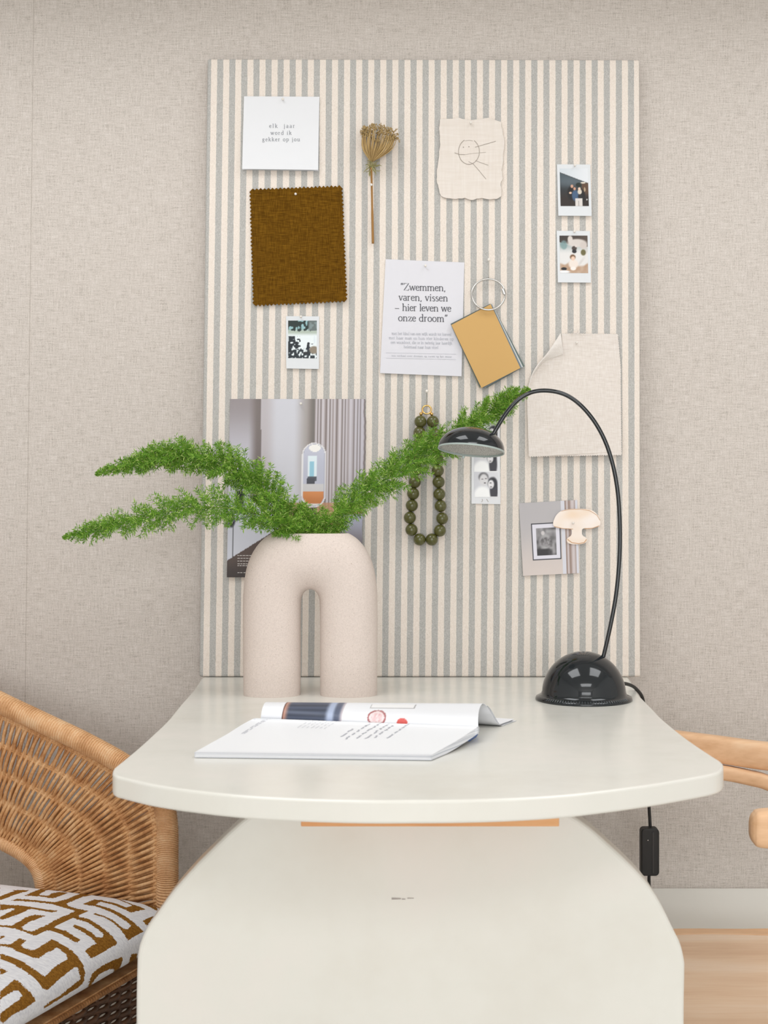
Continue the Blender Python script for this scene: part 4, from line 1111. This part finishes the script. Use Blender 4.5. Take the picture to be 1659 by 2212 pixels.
FW = [   # the fretwork where the photo shows it: outlines in four picture tiles (tile, x, y), 8.295 px per unit
 [(1,0,300),(1,255,205),(1,230,188),(1,520,185),(1,490,212),(1,340,245),(1,0,370)],
 [(1,440,288),(1,540,240),(1,735,165),(1,950,135),(1,1050,130),(1,830,195),(1,700,262),(1,720,280),(1,870,285),(1,920,250),(1,1050,222),(1,1225,235),(1,1100,285),(1,960,335),(1,870,325),(1,700,300)],
 [(1,1180,182),(1,1400,142),(1,1640,130),(1,1500,165),(1,1430,192),(1,1440,212)],
 [(1,190,375),(1,310,342),(1,650,370),(1,985,405),(1,1200,350),(1,1490,230),(2,115,205),(2,340,240),(2,560,275),(2,820,350),(2,1020,435),(2,1190,490),(2,1285,540),(2,1200,545),(2,1020,592),(2,930,540),(2,920,505),(2,1040,465),(2,960,425),(2,760,345),(2,560,292),(2,350,272),(1,1480,310),(1,1190,430),(1,1230,475),(1,1400,525),(1,1590,560),(1,1540,580),(1,1400,640),(1,1420,670),
  (2,250,700),(2,420,800),(2,570,910),(2,690,1020),(2,780,1150),(2,600,1250),(4,480,30),(4,300,120),(4,240,40),(2,200,1290),(2,230,1240),(2,395,1145),(2,330,1060),(2,180,950),(2,0,860),(1,1300,840),(1,1340,805),(2,20,810),(2,160,860),(2,330,960),(2,400,1030),(2,520,1040),(2,535,980),(2,440,900),(2,250,770),(2,60,710),
  (1,1310,690),(1,1000,830),(1,980,860),(1,1180,920),(1,1300,1000),(1,1440,1075),(1,1390,1125),(1,1310,1100),(1,1120,990),(1,900,910),(1,830,915),(1,640,1000),(1,600,1000),(1,420,930),(1,240,870),(1,0,845),(1,0,815),(1,200,825),(1,350,750),(1,450,680),(1,620,625),(1,830,650),(1,740,680),(1,540,750),(1,390,850),(1,430,900),(1,570,935),(1,840,810),(1,1000,720),(1,1350,565),(1,1310,545),(1,1100,490),(1,940,440),(1,650,405),(1,370,385)],
 [(1,0,445),(1,330,460),(1,560,490),(1,800,530),(1,1060,560),(1,940,590),(1,800,565),(1,560,525),(1,500,545),(1,340,620),(1,60,715),(1,0,715),(1,0,665),(1,270,530),(1,220,510),(1,0,550)],
 [(1,0,1000),(1,100,1010),(1,0,1070)],
 [(1,0,1150),(1,180,1165),(1,350,1050),(1,490,1095),(1,430,1120),(1,380,1180),(1,400,1210),(1,560,1265),(1,640,1250),(1,920,1075),(1,1020,1110),(1,1200,1210),(1,1310,1294),(3,1430,130),(3,1500,250),(3,1525,400),(3,1500,540),(3,1400,640),(3,1000,890),(3,770,1030),(3,790,970),(3,830,940),(3,1080,780),(3,1300,600),(3,1440,490),(3,1440,430),(3,1390,280),(3,1340,270),(3,1100,460),(3,850,690),(3,790,670),(3,620,480),(3,400,310),(3,200,200),(3,0,130),(3,0,30),(3,200,90),(3,400,170),(3,600,310),(3,740,400),(3,800,450),(3,980,270),(3,1210,130),(3,1190,40),(3,1130,0),(1,1020,1210),(1,900,1294),(3,860,0),(3,700,115),(3,620,110),(3,480,50),(3,320,0),(1,220,1230),(1,0,1180)],
 [(3,0,290),(3,130,350),(3,0,420)],
 [(3,0,720),(3,250,500),(3,310,510),(3,440,630),(3,560,740),(3,640,880),(3,480,1000),(3,200,1150),(3,60,1280),(3,0,1240),(3,0,1110),(3,120,1010),(3,330,870),(3,400,780),(3,330,690),(3,240,700),(3,0,850)],
 [(2,380,195),(2,500,180),(2,620,200),(2,600,225),(2,800,260),(2,870,245),(2,830,290),(2,700,255),(2,560,220)],
 [(2,160,440),(2,360,355),(2,480,365),(2,760,430),(2,940,500),(2,1000,590),(2,930,545),(2,700,450),(2,470,395),(2,395,445),(2,480,470),(2,700,540),(2,900,640),(2,1050,750),(2,1180,870),(2,1250,930),(2,1130,990),(2,970,1090),(2,930,1030),(2,840,900),(2,700,770),(2,520,670),(2,340,625),(2,390,600),(2,560,660),(2,720,740),(2,880,880),(2,960,890),(2,1030,830),(2,960,770),(2,740,620),(2,560,540),(2,390,480),(2,240,455)],
 [(2,1080,370),(2,1180,355),(2,1320,390),(2,1380,440),(2,1500,520),(2,1490,560),(2,1350,490),(2,1220,430)],
 [(2,1230,740),(2,1300,700),(2,1430,650),(2,1310,830)],
 [(4,230,680),(4,290,480),(4,330,380),(4,500,250),(4,700,150),(4,860,90),(4,870,140),(4,800,370),(4,690,430),(4,720,310),(4,640,310),(4,450,400),(4,330,560),(4,300,640)],
 [(4,950,290),(4,1030,40),(4,1130,20),(4,1120,170),(4,1000,290)]]
TILE = {1:(0,1900),2:(160,1900),3:(0,2056),4:(160,2056)}
FW = [[(TILE[t][0]+x/8.295, TILE[t][1]+y/8.295) for t, x, y in p] for p in FW]
FB = [(min(x for x,_ in p),max(x for x,_ in p),min(y for _,y in p),max(y for _,y in p)) for p in FW]
def in_fret(x, y):
    for p, (x0,x1,y0,y1) in zip(FW, FB):
        if x < x0 or x > x1 or y < y0 or y > y1: continue
        c = False
        for (ax,ay),(bx,by) in zip(p, p[1:]+p[:1]):
            if (ay > y) != (by > y) and x < ax+(y-ay)/(by-ay)*(bx-ax): c = not c
        if c: return True
    return False
def cushion():
    a, bdir = CA, CB; o0 = CN + a*(-.006) + bdir*(-.012)
    LA, LB, zb = .47, .56, .3975
    h = .087
    def crown(s): return (1-abs(2*s-1)**5)**.5 if abs(2*s-1) < 1 else 0
    m_white = mat('white_chenille', (236,236,240), .95, spec=.1); g = N(m_white); z_ = g.noise(g.coord(scale=(90,500,300)), 1, 2); g.color(g.ramp(z_, [(.3,(222,222,228)),(.6,(242,242,245))])); g.bump(z_, .3, .001)
    m_br = mat('ochre_weave', (150,104,40), .95, spec=.1); g = N(m_br); ck = g.new('ShaderNodeTexChecker'); ck.inputs['Scale'].default_value = 420; g.link(g.coord(), ck.inputs['Vector'])
    z_ = g.noise(g.coord(scale=(300,300,300)), 1, 2); cc = g.ramp(z_, [(.3,(128,84,30)),(.7,(164,116,46))]); g.color(g.mix(g.math('MULTIPLY', ck.outputs['Fac'], .35), cc, (92,60,26))); g.bump(z_, .6, .001)
    m_dk = mat('dark_thread_edge', (104,84,66), .95, spec=.1)
    # the fretwork, written as strokes on the cushion (cm from the far front corner: s back, t towards the viewer)
    seg = FRET
    def inside(x, y):                      # strokes along x are slim, strokes along y broad
        for (x0, y0, x1, y1) in seg:
            if y0 == y1:
                if abs(y-y0) < .66 and min(x0,x1)-1.05 < x < max(x0,x1)+1.05: return True
            elif abs(x-x0) < 1.05 and min(y0,y1)-.66 < y < max(y0,y1)+.66: return True
        return False
    cell = {}
    for q in seg:
        for gx in range(int((min(q[0],q[2])-2)//5), int((max(q[0],q[2])+2)//5)+1):
            for gy in range(int((min(q[1],q[3])-2)//5), int((max(q[1],q[3])+2)//5)+1): cell.setdefault((gx,gy), []).append(q)
    def test(x, y):
        nonlocal seg
        seg = cell.get((int(x//5), int(y//5)), ()); return inside(x, y)
    b = MB()
    def P3(s, t, side):
        e = crown(s)*crown(t); x = o0 + a*(s*LA) + bdir*(t*LB)
        return Vector((x.x, x.y, zb + h*.36 + (h*.64*(e**.8)*(0.86+.14*math.sin(math.pi*s)*math.sin(math.pi*t)) if side > 0 else -h*.36*e)))
    def ss(i, n): 
        return .5-.5*math.cos(math.pi*i/n)
    for side, nA, nB in ((1,380,440),(-1,200,240)):
        vs = [P3(ss(i,nA), ss(j,nB), side) for j in range(nB+1) for i in range(nA+1)]; k = len(b.v); b.v += vs
        for j in range(nB):
            for i in range(nA):
                q = (k+j*(nA+1)+i, k+j*(nA+1)+i+1, k+(j+1)*(nA+1)+i+1, k+(j+1)*(nA+1)+i)
                b.f.append(q if side < 0 else q[::-1])
                # fabric coordinates in cm, wrapping round the edge
                s_, t_ = ss(i+.5,nA), ss(j+.5,nB)
                x, y = s_*LA*100, t_*LB*100
                zz = (P3(s_, t_, 1).z-P3(.5,.5,1).z)*100
                ex = (1 if s_ > .5 else -1)*max(0, -zz-.8)*.8*(abs(2*s_-1)**4); x += ex
                if side < 0: x = -x-3 if s_ < .5 else x+3
                w = (vs[j*(nA+1)+i]+vs[(j+1)*(nA+1)+i+1])/2-CAM; fx, fy = VX+w.x/w.y*F, VY-w.z/w.y*F
                if 0 <= fx < 352 and fy < 2225:
                    b.mi.append(1 if in_fret(fx+R.uniform(-.5,.5), fy+R.uniform(-.5,.5)) else 0); continue
                b.mi.append(1 if test(x+R.uniform(-.06,.06), y+R.uniform(-.06,.06)) else 0)
    c = b.build('seat_cushion', [m_white, m_br], smooth=True, weld=True)
    tag(c, 'white seat cushion with ochre fretwork pattern on the rattan armchair', 'cushion')
FRET = []                                  # labyrinth strokes: a broken random tree on a lattice, long runs along x
def fret():
    r = random.Random(23); nx, ny = 15, 24; px_, py_ = 4.3, 2.75
    seen = {(0,0)}; st = [(0,0,0,0)]; ed = []
    while st:
        x, y, lx, ly = st[-1]
        nb = [(dx,dy) for dx,dy in ((1,0),(-1,0),(0,1),(0,-1)) if 0 <= x+dx < nx and 0 <= y+dy < ny and (x+dx,y+dy) not in seen]
        if not nb: st.pop(); continue
        wts = [(2.6 if dx else 1.0)*(1.5 if (dx,dy) == (lx,ly) else 1) for dx,dy in nb]
        dx, dy = r.choices(nb, wts)[0]; seen.add((x+dx,y+dy)); st.append((x+dx,y+dy,dx,dy)); ed.append((x,y,x+dx,y+dy))
    for (x,y,x2,y2) in ed:
        if r.random() < .16: continue
        FRET.append(((x-2)*px_, (y-2)*py_, (x2-2)*px_, (y2-2)*py_))
fret()
cushion()

# ------------------------------------------------------------------ beech armchair (right)
def beech_chair():
    t = thing('wooden_armchair', (.62,-.48,0), 'pale beech armchair with curved arm rail and wooden seat on the right', 'chair')
    rail = [(.355,-.232,.680,.0185),(.37,-.236,.679,.0185),(.43,-.256,.674,.019),(.50,-.280,.668,.0195),(.62,-.310,.662,.020),(.76,-.355,.675,.024),(.845,-.47,.69,.03),(.78,-.60,.675,.024),(.64,-.662,.668,.022),(.52,-.690,.667,.022),(.43,-.700,.666,.022),(.388,-.701,.6655,.021),(.378,-.701,.6655,.016),(.3745,-.701,.6655,.008)]
    n = 120; P4 = catmull([r[:3] for r in rail], n); rr = [catmull([(r[3],0,0) for r in rail], n)[i].x for i in range(n+1)]
    def prof(k, m, i):
        a = 2*math.pi*(k+.5)/m; c, s = math.cos(a), math.sin(a); e = .45
        return math.copysign(abs(c)**e, c)*1.0, math.copysign(abs(s)**e, s)*.72
    b = MB(); b.tube(P4, rr, 20, prof=prof, up=Vector((0,0,1))); b.build('arm_rail', M['beech'], t, smooth=True)
    # bent brace under the far arm, and its twin under the near arm
    br = [at(1440,1658,2.03), at(1500,1662,2.03), at(1565,1669,2.03), at(1620,1680,2.02), at(1659,1691,2.01), at(1720,1722,2.0), at(1800,1790,1.99), at(1860,1900,1.98), at(1890,2010,1.97)]
    b = MB(); b.tube(catmull(br, 50), .0142, 16, prof=prof, up=Vector((0,1,0))); b.build('brace', M['beech'], t, smooth=True)
    br2 = [Vector((p.x+.16, -.96-p.y+.02, p.z)) for p in br]
    b = MB(); b.tube(catmull(br2, 50), .0142, 16, prof=prof, up=Vector((0,1,0))); b.build('brace', M['beech'], t, smooth=True)
    # seat: frame ring and inset grained panel
    zs = .42
    def outl(gr, n=72, rx=.27, ry=.205, e=.62):
        o = []
        for i in range(n):
            a = 2*math.pi*i/n; c, s = math.cos(a), math.sin(a)
            x = .53+(rx+gr)*math.copysign(abs(c)**e, c); y = math.copysign(abs(s)**e, s)*(ry+gr)*(1-.28*max(0,(x-.32)/.46))
            o.append(Vector((x, -.483+y, zs)))
        return o
    inn = outl(0); out = outl(.024); N2 = len(inn)
    b = MB(); b.poly(outl(-.0012), Vector((0,0,1)), .016); b.build('seat', M['beech_seat'], t, bevel=.0015)
    for q in out: q.z = zs+.001 + max(0, (q.x-.45))*.06
    b = MB(); k = len(inn); g_ = outl(.0006)
    vs = g_ + out + [p-Vector((0,0,.035)) for p in out] + [p-Vector((0,0,.035)) for p in g_]
    fs = []
    for i in range(k):
        j = (i+1)%k
        for r_ in range(4): fs.append((r_*k+i, r_*k+j, ((r_+1)%4)*k+j, ((r_+1)%4)*k+i))
    b.add(vs, fs); b.build('seat_frame', M['beech'], t, smooth=False, bevel=.002)
    for x, y, z1 in ((.40,-.645,.40),(.40,-.32,.40),(.76,-.375,.66),(.76,-.60,.66)):
        b = MB(); b.tube([Vector((x+(.03 if x > .6 else 0), y, 0)), Vector((x, y, .3)), Vector((x, y, z1))], [.014,.018,.016], 16); b.build('leg', M['beech'], t, smooth=True)
beech_chair()
